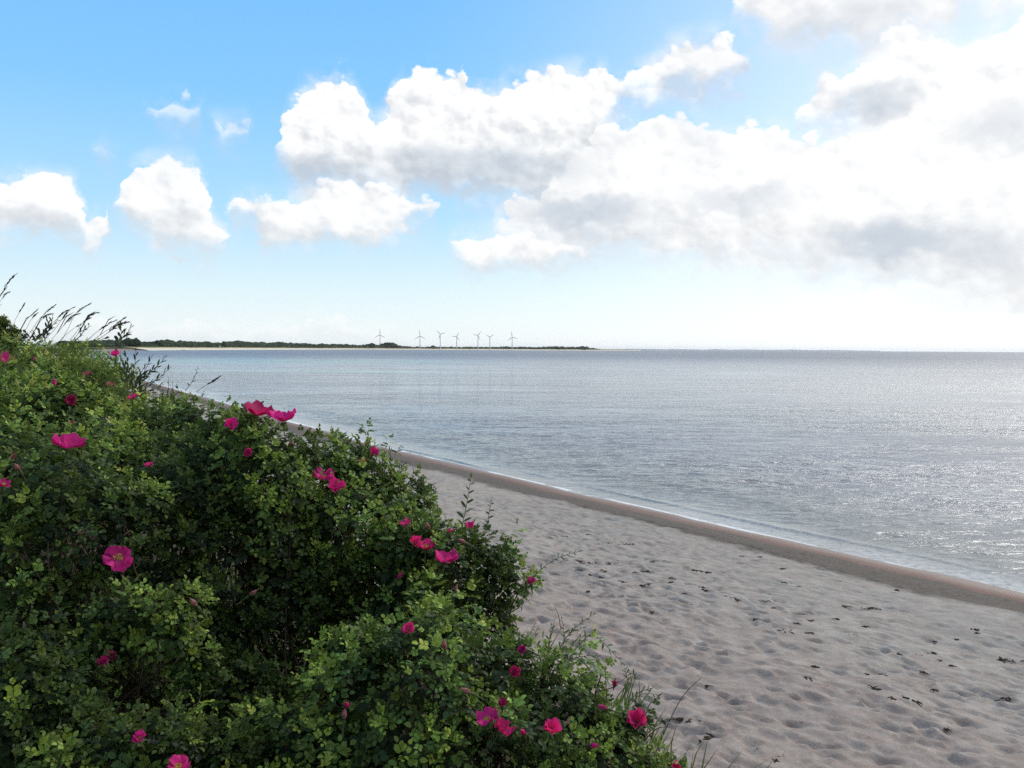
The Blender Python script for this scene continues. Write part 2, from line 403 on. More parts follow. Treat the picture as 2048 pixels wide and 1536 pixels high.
for k in range(12000):
    y = RNG.uniform(5.2, 44); D = RNG.uniform(3.0, 13.6)
    if y > 25 and RNG.random() < .35: continue
    x = float(shore_x(y)) - D / CS
    along = math.atan2(1, -.63) + RNG.normal(0, .55)
    if RNG.random() > .80 + .45 * float(sstep(6.5, 9.5, float(inland(x, y)))) + .7 * float(fbm(np.array(x * .33), np.array(y * .33), 91, 2)): continue
    s = RNG.uniform(.42, .82) * (1.25 if RNG.random() < .12 else 1)
    dent(x, y, .17 * s, .105 * s, along, RNG.uniform(.016, .056) * (.4 + .6 * s) * (.5 + .5 * float(sstep(4.5, 9, D))))
for k in range(160):
    y = RNG.uniform(8, 44); D = RNG.uniform(1.4, 3.0); x = float(shore_x(y)) - D / CS
    dent(x, y, .14, .08, math.atan2(1, -.63) + RNG.normal(0, .4), RNG.uniform(.006, .016))
ZZ = ZZ + relief_ * near * (sstep(1.3, 3.4, DD))
ZZ = ZZ + near * dry * (.012 * fbm(XX * 3.1, YY * 3.1, 31, 3) + .006 * fbm(XX * 9, YY * 9, 41, 2))
ny, nd = YY.shape
V = np.stack([XX, YY, ZZ], -1).reshape(-1, 3)
ii = (np.arange(ny - 1)[:, None] * nd + np.arange(nd - 1)[None, :]).ravel()
F = np.stack([ii, ii + nd, ii + nd + 1, ii + 1], -1)

m_sand, nt = material("sand")
pos = nt.n('ShaderNodeNewGeometry').outputs['Position']
D = nt.attr("inland")
grain = nt.noise(pos, 55.0, 3, .7)
mott = nt.noise(pos, 3.2, 4, .6)
mot2 = nt.noise(nt.vm('ADD', pos, (40, 11, 3)), 0.7, 3, .5)
edge = nt.m('ADD', D, nt.m('MULTIPLY', nt.m('SUBTRACT', nt.noise(pos, 1.5, 4, .6), .5), 1.0))
dryc = nt.mix(nt.lin(mott, .3, .7), (.305, .262, .222), (.455, .425, .372))
dryc = nt.mix(nt.m('MULTIPLY', nt.ss(mot2, .45, .7), .35), dryc, (.33, .335, .31))
dryc = nt.mix(nt.ss(D, 6.5, 11.0, .0, .55), dryc, nt.mix(nt.lin(mott, .3, .7), (.28, .205, .17), (.43, .345, .295)))
damp = nt.mix(nt.lin(nt.noise(pos, 7.0, 4, .7), .32, .68), (.036, .036, .028), (.090, .084, .066))
wetc = nt.mix(nt.lin(nt.noise(pos, 2.0, 3, .6), .3, .7), (.140, .072, .051), (.190, .104, .076))
c = nt.mix(nt.ss(edge, 3.2, 3.7), damp, dryc)
c = nt.mix(nt.ss(edge, 1.7, 1.4), c, wetc)
c = nt.mix(nt.ss(D, .30, .05), c, (.15, .10, .075))
# weed strand flecks in the damp band
c = nt.mix(nt.m('MULTIPLY', nt.ss(nt.noise(nt.vm('MULTIPLY', pos, (1, 1, 1)), 16.0, 5, .7), .58, .66), nt.m('MULTIPLY', nt.ss(D, 1.2, 2.0), nt.ss(D, 4.0, 2.8))), c, (.07, .06, .045))
c = nt.mix(nt.ss(nt.noise(nt.vm('ADD', pos, (9, 3, 1)), 9.0, 4, .7), .44, .64, .0, .55), c, nt.mix(.5, c, (.27, .14, .115)))
c = nt.mix(nt.ss(nt.noise(nt.vm('ADD', pos, (5, 8, 1)), 17.0, 4, .75), .50, .68, .0, .5), c, nt.mix(.5, c, (.52, .52, .46)))
c = nt.mix(nt.lin(grain, .3, .7, .0, .42), c, (.19, .15, .125))
soil = nt.mix(nt.lin(nt.noise(pos, 5.0, 5, .7), .35, .65), (.030, .026, .014), (.075, .060, .036))
c = nt.mix(nt.ss(edge, 13.2, 14.6), c, soil)
c = nt.mix(nt.ss(edge, 17.5, 24), c, (.085, .10, .035))
bmp = nt.n('ShaderNodeBump'); bmp.inputs['Strength'].default_value = .5; bmp.inputs['Distance'].default_value = .012
nt.L.new(nt.m('ADD', nt.m('MULTIPLY', nt.noise(pos, 26.0, 5, .65), nt.ss(D, .8, 2.6)), nt.m('MULTIPLY', grain, .3)), bmp.inputs['Height'])
rough = nt.ss(D, .1, 1.6, .35, .92)
out(nt, principled(nt, c, rough, bmp.outputs[0], .22))
beach = mesh_obj("beach", V, F, m_sand, attrs={"inland": DD.ravel()})
tag(beach, "pale trodden sand beach with a damp brown strip along the water", "beach", kind="structure")

# ------------------------------------------------------------------ sea
ws = np.array(sorted([-3.0, -2.0, -1.4, -1.1] + list(np.arange(-.9, 9, .07)) + grow(9, .09, 90000, 1.11)))
yw = np.array(sorted([4 - v for v in grow(.5, .5, 300, 1.5)] + list(np.arange(4, 60, .14)) + grow(60, .2, 1290, 1.035) + [1292 + v for v in grow(30, 30, 90000, 1.5)]))
YW, WW = np.meshgrid(yw, ws, indexing='ij')
XW = shore_x(YW) + WW / CS
ph = .55 * fbm(YW * .05, WW * .05, 61, 3)
ZW = np.zeros_like(XW)
for w0, amp, wid, sd in ((.42, .09, .13, 71), (1.2, .11, .18, 72), (2.4, .10, .30, 73), (4.6, .06, .8, 74)):
    am = np.clip(fbm(YW * .13 + w0 * 9, YW * 0 + sd, sd, 3) - .10, 0, .8)
    u = (WW - w0 - .45 * ph - .22 * fbm(YW * .2, YW * 0 + 3.3, sd + 5, 3))
    ZW += amp * am * np.exp(-np.where(u < 0, (u / (wid * .45)) ** 2, (u / (wid * 1.6)) ** 2))
rip = sstep(.2, 3, WW) * sstep(160, 40, YW) * sstep(120, 40, WW)
ZW += rip * (.022 * fbm(XW * .55, YW * 1.5, 81, 3) + .012 * fbm(XW * 1.6 + 4, YW * 3.6, 85, 2))
ny, nd = YW.shape
V = np.stack([XW, YW, ZW], -1).reshape(-1, 3)
ii = (np.arange(ny - 1)[:, None] * nd + np.arange(nd - 1)[None, :]).ravel()
F = np.stack([ii, ii + 1, ii + nd + 1, ii + nd], -1)

m_sea, nt = material("sea_water")
pos = nt.n('ShaderNodeNewGeometry').outputs['Position']
W = nt.attr("offshore"); crest = nt.attr("crest")
px_, py_, pz_ = nt.sep(pos)
# wind sea: crests lie across the view, several octaves from ripples to swell
v1 = nt.vm('MULTIPLY', pos, (.75, 1.5, 0))
v0 = nt.vm('MULTIPLY', pos, (1.7, 4.2, 0))
v2 = nt.vm('MULTIPLY', pos, (.085, .17, 0))
h = nt.m('ADD', nt.m('ADD', nt.m('MULTIPLY', nt.m('SUBTRACT', 1.0, nt.m('ABSOLUTE', nt.m('MULTIPLY_ADD', nt.noise(v1, 1.0, 4, .55, .3), 2.0, -1.0))), .30), nt.m('MULTIPLY', nt.noise(v2, 1.0, 5, .6), 1.3)), nt.m('MULTIPLY', nt.m('SUBTRACT', 1.0, nt.m('ABSOLUTE', nt.m('MULTIPLY_ADD', nt.noise(v0, 1.0, 3, .55, .4), 2.0, -1.0))), .10))
calm = nt.noise(nt.vm('MULTIPLY', pos, (.004, .012, 0)), 1.0, 4, .6)
calm2 = nt.noise(nt.vm('MULTIPLY', pos, (.03, .08, 0)), 1.0, 4, .6)
bmp = nt.n('ShaderNodeBump'); bmp.inputs['Distance'].default_value = 1.0
nt.L.new(h, bmp.inputs['Height'])
nt.L.new(nt.m('MULTIPLY', nt.ss(W, .2, 4.0, .14, .66), nt.m('ADD', nt.m('MULTIPLY', nt.ss(calm, .35, .65), .45), nt.m('ADD', .15, nt.m('MULTIPLY', nt.ss(calm2, .3, .7), .95)))), bmp.inputs['Strength'])
deep = nt.mix(nt.ss(calm, .40, .62), (.135, .150, .190), (.185, .205, .225))
def bar(x0, y0, rx, ry):
    u = nt.m('DIVIDE', nt.m('SUBTRACT', px_, x0), rx); v = nt.m('DIVIDE', nt.m('SUBTRACT', py_, y0), ry)
    d = nt.m('ADD', nt.m('ADD', nt.m('MULTIPLY', u, u), nt.m('MULTIPLY', v, v)), nt.m('MULTIPLY', nt.m('SUBTRACT', calm, .5), 2.4))
    return nt.ss(d, 1.0, .2)
sandbar = nt.m('MAXIMUM', bar(-85, 330, 85, 80), bar(-45, 185, 40, 16))
deep = nt.mix(nt.m('MULTIPLY', sandbar, .8), deep, (.165, .29, .26))
deep = nt.mix(nt.ss(W, 14, .5, 0, .75), deep, (.16, .17, .15))
foamn = nt.noise(nt.vm('MULTIPLY', pos, (1, 1, 0)), 6.0, 5, .7)
wash = nt.noise(nt.vm('MULTIPLY', pos, (1, 1, 0)), .55, 4, .6)
We = nt.m('ADD', W, nt.m('MULTIPLY', nt.m('SUBTRACT', wash, .5), 1.6))
far_right = nt.ss(nt.m('ADD', py_, nt.m('MULTIPLY', nt.m('SUBTRACT', nt.noise(nt.vm('MULTIPLY', pos, (.25, .25, 0)), 1.0, 2, .5), .5), 16.0)), 30, 17)
foam = nt.m('MAXIMUM', nt.m('MULTIPLY', nt.m('MULTIPLY', nt.ss(W, .26, .05), nt.ss(wash, .36, .52)), nt.ss(foamn, .30, .48)),
            nt.m('MULTIPLY', nt.m('MULTIPLY', nt.m('MULTIPLY', nt.ss(We, 2.1, .3), nt.ss(foamn, .30, .62)), far_right), .6))
foam = nt.m('MAXIMUM', foam, nt.m('MULTIPLY', nt.ss(crest, .55, .9), nt.ss(foamn, .5, .62)))
b = nt.n('ShaderNodeBsdfPrincipled')
nt.L.new(deep, b.inputs['Base Color']); b.inputs['IOR'].default_value = 1.333
cdist = nt.n('ShaderNodeCameraData').outputs['View Distance'] if False else nt.vm('LENGTH', pos)
nt.put(b.inputs['Roughness'], nt.ss(cdist, 40, 700, .07, .38)); nt.L.new(bmp.outputs[0], b.inputs['Normal'])
fo = nt.n('ShaderNodeBsdfDiffuse'); fo.inputs[0].default_value = (.84, .82, .78, 1)
mx = nt.n('ShaderNodeMixShader'); nt.L.new(foam, mx.inputs[0]); nt.L.new(b.outputs[0], mx.inputs[1]); nt.L.new(fo.outputs[0], mx.inputs[2])
out(nt, mx.outputs[0])
sea = mesh_obj("sea", V, F, m_sea, attrs={"offshore": WW.ravel(), "crest": (ZW / .15).ravel()})
tag(sea, "wide rippled grey blue sea with thin white wash along the sand", "sea", kind="structure")
# ------------------------------------------------------------------ far shore across the bay
def on_sea(px, dist): # a point at sea level seen at column px
    d = ray(px, 700); return np.array([d[0] * dist, dist, 0])
far_edge = [(-496, 1150), (-552, 1500), (-600, 2000), (-612, 2500), (-560, 2850), (-470, 3020), (-330, 3180), (-150, 3330), (40, 3500), (230, 3750), (400, 3980), (620, 4500), (760, 5000)]
fe = np.array(far_edge, dtype=float)
tt = np.linspace(0, len(fe) - 1, 260)
ex = np.interp(tt, range(len(fe)), fe[:, 0]); ey = np.interp(tt, range(len(fe)), fe[:, 1])
ex += 6 * fbm(tt * 3, tt * 0, 5, 3)
tx = np.gradient(ex); ty = np.gradient(ey); ln = np.hypot(tx, ty)
nx, ny_ = -ty / ln, tx / ln                       # inland is to the left of travel
offs = np.array([-30, 0, 6, 14, 24, 36, 50, 80, 200, 900, 4000.]); hz = np.array([-2, 0, 1.3, 2.4, 3.6, 4.6, 4.8, 5.0, 5, 6, 7.])
wd = 1 - .75 * sstep(150, 245, np.arange(260))    # the beach thins out along the spit
VX = ex[:, None] + nx[:, None] * np.where(offs < 60, offs * (.25 + .75 * wd[:, None]), np.minimum(offs, 60 + (offs - 60) * np.clip((750 - ex[:, None]) / 900, .01, 1)))
VY = ey[:, None] + ny_[:, None] * np.where(offs < 60, offs * (.25 + .75 * wd[:, None]), np.minimum(offs, 60 + (offs - 60) * np.clip((750 - ex[:, None]) / 900, .01, 1)))
VZ = np.tile(hz, (260, 1)) + np.where(offs > 10, .5, 0) * fbm(VX * .02, VY * .02, 7, 3)
V = np.stack([VX, VY, VZ], -1).reshape(-1, 3); nd = len(offs)
ii = (np.arange(259)[:, None] * nd + np.arange(nd - 1)[None, :]).ravel()
F = np.stack([ii, ii + nd, ii + nd + 1, ii + 1], -1)
m_far, nt = material("far_shore_ground")
pos = nt.n('ShaderNodeNewGeometry').outputs['Position']
o_ = nt.attr("from_water")
o2 = nt.m('ADD', o_, nt.m('MULTIPLY', nt.m('SUBTRACT', nt.noise(pos, .02, 4, .6), .5), 18))
c = nt.mix(nt.ss(o2, 18, 26), (.72, .64, .50), (.30, .26, .11))
c = nt.mix(nt.ss(o2, 34, 50), c, (.10, .12, .045))
out(nt, principled(nt, c, .9, None, .1))
tag(mesh_obj("far_shore", V, F, m_far, attrs={"from_water": np.tile(offs, 260)}), "low far shore with a thin bright sand strip across the bay", "shore", kind="structure")

m_wood, nt = material("far_foliage")
t_ = nt.attr("tint", 'Color')
out(nt, principled(nt, t_, .95, None, .05))
ICO = bmesh.new(); bmesh.ops.create_icosphere(ICO, subdivisions=2, radius=1.0)
ICV = np.array([v.co[:] for v in ICO.verts]); ICF = [tuple(v.index for v in f.verts) for f in ICO.faces]; ICO.free()
def crown_blob(g, c, rx, ry, rz, seed, t):
    n = fbm(ICV[:, 0] * 2.1 + seed * 3.3, ICV[:, 1] * 2.1 + ICV[:, 2] * 1.7, seed, 3)
    v = ICV * (1 + .28 * n)[:, None] * np.array([rx, ry, rz])
    v[:, 2] = np.maximum(v[:, 2], -rz * .75)
    g.add(v + np.array(c), ICF, t)
def far_at(px, inl):
    """point of the far shore seen at column px, inl metres behind the water's edge"""
    k = np.arange(260); cx = ex + nx * inl; cy = ey + ny_ * inl
    d = ray(px, 700); j = int(np.argmin(np.abs(cx - d[0] * cy) / cy + np.where(cy < 900, 9, 0)))
    return np.array([d[0] * cy[j], cy[j], 2.5])
GREENS = [(.030, .045, .022), (.038, .052, .022), (.048, .058, .028), (.026, .040, .024)]
woods = Geo()
# height of the tree line in photo pixels above the water's edge for each column
TLX = [150, 200, 262, 275, 300, 330, 345, 360, 385, 420, 450, 470, 500, 530, 560, 600, 640, 680, 720, 742, 750, 775, 790, 805, 840, 880, 940, 980, 1000, 1040, 1060, 1090, 1120, 1150, 1170, 1185, 1205]
TLH = [17, 19, 19, 15, 15, 19, 15, 17, 15, 14, 15, 16, 15, 13, 14, 12, 11, 11, 8, 12, 10, 13, 11, 7, 6, 6, 6, 6, 7, 7, 6, 7, 8, 7, 8, 5, 2]
for px in np.arange(120, 1208, 1.5):
    for row in range(3):
        p = far_at(px + RNG.uniform(-1, 1), (70 + 45 * row) * (1.0 if px < 1040 else max(.25, 1 - (px - 1040) / 190)))
        hp = np.interp(px, TLX, TLH) * RNG.uniform(.62, 1.0) * (.72 + .14 * row)
        hgt = hp / FPX * p[1] * .92
        r = hgt * RNG.uniform(.45, .75)
        crown_blob(woods, (p[0], p[1] + RNG.uniform(0, 14), hgt * .5 + 1.5), r * 1.25, r, hgt * .55, int(RNG.integers(1e6)), tuple(np.array(GREENS[int(RNG.integers(4))]) * RNG.uniform(.8, 1.25)))
tag(woods.obj("far_woods", m_wood), "dark low belt of woods along the far shore", "woods", kind="stuff")
# low grass and scrub in front of the belt
scrub = Geo()
for px in np.arange(150, 1000, 2.2):
    p = far_at(px, 48 + RNG.uniform(-10, 10)); r = p[1] * RNG.uniform(1.2, 2.8) / FPX
    crown_blob(scrub, (p[0], p[1], r * .5 + 2), r * 2.2, r, r, int(RNG.integers(1e6)), tuple(np.array((.13, .115, .045)) * RNG.uniform(.6, 1.2)))
tag(scrub.obj("dune_scrub", m_wood), "yellowish low scrub behind the far sand strip", "scrub", kind="stuff")
# trees standing clear of the belt
m_bark = plain("bark", (.10, .08, .06), .9, .1, .3)
for px, hp, wpx, lab in ((262, 24, 44, "broad rounded dark tree clump on the far shore behind the grass heads"), (745, 14, 12, "small round tree left of the leftmost wind turbine's foot"),
                         (779, 15, 36, "wide domed tree right behind the leftmost wind turbine"), (866, 9, 8, "small spiky tree left of the third turbine"),
                         (1165, 9, 14, "flat topped tree near the tip of the spit"), (1114, 9, 9, "low pointed tree on the outer spit right of the turbines"), (318, 18, 30, "rounded dark tree above the far sand strip"), (448, 17, 10, "small tree with a pointed top on the far belt")):
    p = far_at(px, 60 if px < 1040 else 22); s = p[1] / FPX; p[2] = 2.0
    t = empty("far_tree", p, lab, "tree", "trees standing out of the far belt")
    g = Geo(); g.tube([p + (0, 0, -1), p + (0, 0, hp * s * .6)], [.5, .3], 6); g.obj("trunk", m_bark, t)
    g = Geo()
    for k in range(7):
        a = RNG.uniform(-1, 1); hh = hp * s
        crown_blob(g, (p[0] + a * wpx * s * .38, p[1] + RNG.uniform(-2, 2), p[2] + hh * (.52 - .18 * abs(a) + RNG.uniform(-.06, .06))), wpx * s * .24, wpx * s * .22, hh * .36, int(RNG.integers(1e6)), GREENS[k % 4])
    g.obj("crown", m_wood, t)

# small buildings on the far shore
m_wall = plain("white_wall", (.78, .76, .72), .8); m_roof = plain("tile_roof", (.30, .15, .10), .8); m_pane = plain("dark_glass", (.03, .035, .04), .2, .5)
def cottage(px, wpx, hpx, lab, inl=52):
    p = far_at(px, inl); s = p[1] / FPX; w, hh, d = wpx * s, hpx * s, wpx * s * .7; p[2] = 2.6
    t = empty("cottage", p, lab, "cottage", "white cottages on the far shore")
    x0, x1, y0, y1 = -w / 2, w / 2, -d / 2, d / 2
    mesh_obj("wall", [(x0, y0, -1), (x1, y0, -1), (x1, y1, -1), (x0, y1, -1), (x0, y0, hh * .6), (x1, y0, hh * .6), (x1, y1, hh * .6), (x0, y1, hh * .6), (x0, 0, hh), (x1, 0, hh)],
             [(0, 1, 5, 4), (1, 2, 6, 9, 5), (2, 3, 7, 6), (3, 0, 4, 8, 7)], m_wall, t, smooth=False, local=True)
    e = .3; zz = hh * .6 - .15
    mesh_obj("roof", [(x0 - e, y0 - e, zz), (x1 + e, y0 - e, zz), (x1 + e, 0, hh + .05), (x0 - e, 0, hh + .05), (x1 + e, y1 + e, zz), (x0 - e, y1 + e, zz), (x0 - e, y0 - e, zz + .3), (x1 + e, y0 - e, zz + .3), (x1 + e, 0, hh + .35), (x0 - e, 0, hh + .35), (x1 + e, y1 + e, zz + .3), (x0 - e, y1 + e, zz + .3)],
             [(0, 1, 2, 3), (3, 2, 4, 5), (6, 9, 8, 7), (9, 11, 10, 8), (0, 6, 7, 1), (5, 4, 10, 11), (0, 3, 9, 6), (3, 5, 11, 9), (1, 7, 8, 2), (2, 8, 10, 4)], m_roof, t, smooth=False, local=True)
    for k in (-.25, .25):
        mesh_obj("window", [(k * w - .5, y0 - .05, .9), (k * w + .5, y0 - .05, .9), (k * w + .5, y0 - .05, 2.0), (k * w - .5, y0 - .05, 2.0), (k * w - .5, y0 + .05, .9), (k * w + .5, y0 + .05, .9), (k * w + .5, y0 + .05, 2.0), (k * w - .5, y0 + .05, 2.0)],
                 [(0, 1, 2, 3), (0, 4, 5, 1), (3, 2, 6, 7), (0, 3, 7, 4), (1, 5, 6, 2)], m_pane, t, smooth=False, local=True)
cottage(778, 4.5, 3.6, "white cottage just right of the leftmost wind turbine's foot")
cottage(897, 3.6, 2.4, "tiny pale cottage between the third and fourth turbine")
cottage(906, 3.0, 2.2, "tiny pale cottage close to the fourth turbine's foot")
# white beach marker
p = far_at(440, 26); s = p[1] / FPX; p[2] = 1.5
t = empty("beach_marker", p, "small white marker post on the far sand strip", "marker post")
g = Geo(); g.tube([p, p + (0, 0, 5.0)], [.5, .4], 8); g.obj("post", m_wall, t)
g = Geo(); g.add([p + np.array(v) for v in ((-1.2, -.3, 4.2), (1.2, -.3, 4.2), (1.2, .3, 4.2), (-1.2, .3, 4.2), (-1.2, -.3, 6.4), (1.2, -.3, 6.4), (1.2, .3, 6.4), (-1.2, .3, 6.4))], [(0, 1, 5, 4), (1, 2, 6, 5), (2, 3, 7, 6), (3, 0, 4, 7), (4, 5, 6, 7), (0, 3, 2, 1)]); g.obj("board", m_wall, t, smooth=False)

# hazy hills beyond the open water, distance haze put into their pale colour
V = []; F = []
for i, px in enumerate(np.linspace(1225, 1760, 60)):
    d = ray(px, 697); dist = 36000
    hh = (1.1 * math.sin(math.pi * i / 59) ** .6 + .7 * float(fbm(i * .3, 0, 3, 3))) * dist / FPX
    V += [(d[0] * dist, dist, -5), (d[0] * dist, dist, max(hh, 4) + 20), (d[0] * (dist + 4000), dist + 4000, -5)]
for i in range(59): F += [(3 * i, 3 * i + 3, 3 * i + 4, 3 * i + 1), (3 * i + 1, 3 * i + 4, 3 * i + 5, 3 * i + 2)]
tag(mesh_obj("hills", V, F, plain("hazed_hill", (.34, .37, .36), .9)), "faint low hills on the horizon beyond the open sea", "hills", kind="structure")

# ------------------------------------------------------------------ wind turbines
m_tow = plain("turbine_paint", (.70, .71, .72), .45, .4)
m_blade = plain("blade_paint", (.50, .51, .53), .5, .4)
TURB = [(760, 669.5, 12.8, 0, "leftmost wind turbine, one blade straight up, behind a domed wood"),
        (840, 671.9, 12.8, -4, "second wind turbine from the left, upright blade leaning a touch left"),
        (880.6, 668.2, 11.5, 72, "third wind turbine from the left, blades spread like a Y with one slanting left"),
        (913.4, 672.8, 10.2, 28, "fourth wind turbine, one blade level to the left"),
        (956, 670.6, 10.6, 36, "fifth wind turbine, right of the widest gap, one blade pointing up right"),
        (979.7, 674, 9.8, 58, "shortest wind turbine with one blade hanging along its tower"),
        (1024.4, 674, 12.5, -12, "rightmost wind turbine, tallest blade leaning left")]
for px, hy, bl, ang, lab in TURB:
    dist = 3150.0
    hub = at(px, hy, dist); base = hub.copy(); base[2] = 0.5; s = dist / FPX
    t = empty("wind_turbine", base, lab, "wind turbine", "wind turbines along the far shore")
    g = Geo()
    zz = np.linspace(0, 1, 9)
    g.tube([base + (hub - base) * k - np.array([0, 0, 1.2]) * k for k in zz], [1.75 - .75 * k for k in zz], 14); g.obj("tower", m_tow, t)
    g = Geo(); g.tube([hub + (0, -1.5, 0), hub + (0, -.8, 0), hub + (0, 3, .1), hub + (0, 6.2, .2)], [1.1, 1.5, 1.55, 1.0], 12); g.obj("nacelle", m_tow, t)
    hc = hub + (0, -2.6, 0)
    g = Geo(); g.tube([hc + (0, 1.1, 0), hc, hc + (0, -.9, 0), hc + (0, -1.5, 0)], [1.05, 1.0, .7, .12], 12); g.obj("hub", m_tow, t)
    for k in range(3):
        a = R(ang + 120 * k); u = np.array([math.sin(a), 0, math.cos(a)]); c = np.array([math.cos(a), 0, -math.sin(a)]); L = bl * s
        V = []; F = []
        st = [(.03, .55, .5), (.1, .75, .42), (.2, 1.25, .32), (.4, 1.05, .22), (.7, .7, .13), (.95, .36, .07), (1.0, .12, .04)]
        for i, (f_, ch, th) in enumerate(st):
            tw = R(18 * (1 - f_))
            cc = c * math.cos(tw) + np.array([0, math.sin(tw), 0]); nn = np.cross(cc, u)
            for q in range(8):
                th_ = 2 * math.pi * q / 8
                V.append(hc + u * L * f_ + cc * (ch * math.cos(th_) + ch * .25) + nn * th * math.sin(th_))
            if i:
                for q in range(8): F.append(((i - 1) * 8 + q, (i - 1) * 8 + (q + 1) % 8, i * 8 + (q + 1) % 8, i * 8 + q))
        F.append(tuple(range(8))); F.append(tuple(len(st) * 8 - 1 - q for q in range(8)))
        mesh_obj("blade", V, F, m_blade, t)
# ------------------------------------------------------------------ foliage building blocks
m_leaf, nt = material("rose_leaf")
t_ = nt.attr("tint", 'Color')
geo = nt.n('ShaderNodeNewGeometry')
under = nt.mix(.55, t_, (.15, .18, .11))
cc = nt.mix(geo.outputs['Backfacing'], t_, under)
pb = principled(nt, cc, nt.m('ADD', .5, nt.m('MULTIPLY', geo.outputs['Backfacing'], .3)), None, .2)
tr = nt.n('ShaderNodeBsdfTranslucent'); nt.L.new(nt.mix(.6, t_, (.13, .20, .02)), tr.inputs[0])
ms = nt.n('ShaderNodeMixShader'); ms.inputs[0].default_value = .26
nt.L.new(pb, ms.inputs[1]); nt.L.new(tr.outputs[0], ms.inputs[2]); out(nt, ms.outputs[0])
m_cane = plain("cane", (.085, .062, .042), .85, .15, .35, 60)
m_green_stem = plain("green_stem", (.075, .095, .035), .7, .2)
m_petal, nt = material("petal")
t_ = nt.attr("tint", 'Color')
pb = principled(nt, t_, .6, None, .2)
tr = nt.n('ShaderNodeBsdfTranslucent'); nt.L.new(t_, tr.inputs[0])
ms = nt.n('ShaderNodeMixShader'); ms.inputs[0].default_value = .42
nt.L.new(pb, ms.inputs[1]); nt.L.new(tr.outputs[0], ms.inputs[2]); out(nt, ms.outputs[0])
m_stamen = plain("stamen", (.62, .45, .10), .7, .2, .3, 300)
m_dry = plain("dry_grass", (.12, .10, .055), .8, .15)
m_seed = plain("seed_head", (.11, .09, .065), .85, .1)
m_weed = plain("weed_leaf", (.030, .045, .022), .6, .3)

LT = np.array([[0, 0, 0], [0, .36, .0], [0, .72, .0], [0, 1.0, -.05], [.46, .32, .10], [.42, .74, .09], [-.46, .32, .10], [-.42, .74, .09]])
LF = np.array([[0, 4, 1], [1, 4, 5], [1, 5, 2], [2, 5, 3], [0, 1, 6], [1, 7, 6], [1, 2, 7], [2, 3, 7]])
def frame(d, up=np.array([0, 0, 1.])):
    d = d / np.linalg.norm(d)
    s = np.cross(d, up); n = np.linalg.norm(s)
    s = s / n if n > 1e-5 else np.array([1., 0, 0])
    return s, d, np.cross(s, d)
def leaflets_to_mesh(L):
    """L: list of (pos, dir, normal-ish, length, width, droop, tint)"""
    n = len(L)
    V = np.zeros((n, 8, 3)); T = np.ones((n, 8, 4))
    for i, (p, d, up, ln, wd, dr, t) in enumerate(L):
        s, d, u = frame(d, up)
        q = LT.copy(); q[:, 0] *= wd / ln * 1.0; q[:, 2] = q[:, 2] * wd / ln * 1.6 - dr * q[:, 1] ** 2
        V[i] = p + ln * (q[:, :1] * s + q[:, 1:2] * d + q[:, 2:3] * u)
        T[i, :, :3] = t
    return V.reshape(-1, 3), (LF[None] + 8 * np.arange(n)[:, None, None]).reshape(-1, 3), T.reshape(-1, 4)
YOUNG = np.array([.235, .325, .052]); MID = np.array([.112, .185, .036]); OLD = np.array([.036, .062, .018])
def rose_shoot(rng):
    """leafy tip of a beach rose: pinnate leaves of seven wrinkled leaflets spiralling round a short stem along +z"""
    L = []; nl = int(rng.integers(5, 8)); stem = rng.uniform(.07, .13)
    for k in range(nl):
        f = k / (nl - 1)                                # 0 low and old, 1 at the tip
        a = k * 2.4 + rng.uniform(-.3, .3)
        elev = R(8 + 55 * f ** 1.4) + rng.uniform(-.2, .2)
        o = np.array([math.cos(a), math.sin(a), 0]); base = np.array([0, 0, stem * (f - .6)])
        ln = (.098 - .042 * f) * rng.uniform(.85, 1.15)
        d0 = o * math.cos(elev) + np.array([0, 0, math.sin(elev)])
        side = np.cross(d0, [0, 0, 1.]); side /= np.linalg.norm(side) + 1e-9
        up = np.cross(side, d0)
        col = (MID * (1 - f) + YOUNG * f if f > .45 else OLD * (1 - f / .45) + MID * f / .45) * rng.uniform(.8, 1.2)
        npair = 3 if rng.random() < .7 else 2
        droop = rng.uniform(.1, .5)
        def pt(s): return base + d0 * ln * s - np.array([0, 0, 1]) * droop * ln * s * s * .6
        for j in range(npair):
            s = .36 + .5 * j / npair
            for sg in (1, -1):
                dd = d0 * .55 + side * sg * .85 + up * rng.uniform(-.1, .25) - np.array([0, 0, .3 * droop * s])
                ll = ln * .36 * rng.uniform(.85, 1.15)
                L.append((pt(s), dd, up + rng.normal(0, .22, 3), ll, ll * rng.uniform(.62, .8), rng.uniform(0, .35), col * rng.uniform(.82, 1.18)))
        ll = ln * .40
        L.append((pt(.95), d0 - np.array([0, 0, .5 * droop]), up + rng.normal(0, .15, 3), ll, ll * .72, rng.uniform(0, .35), col * rng.uniform(.85, 1.2)))
    return leaflets_to_mesh(L)
TEMPL = [rose_shoot(np.random.default_rng(100 + i)) for i in range(14)]

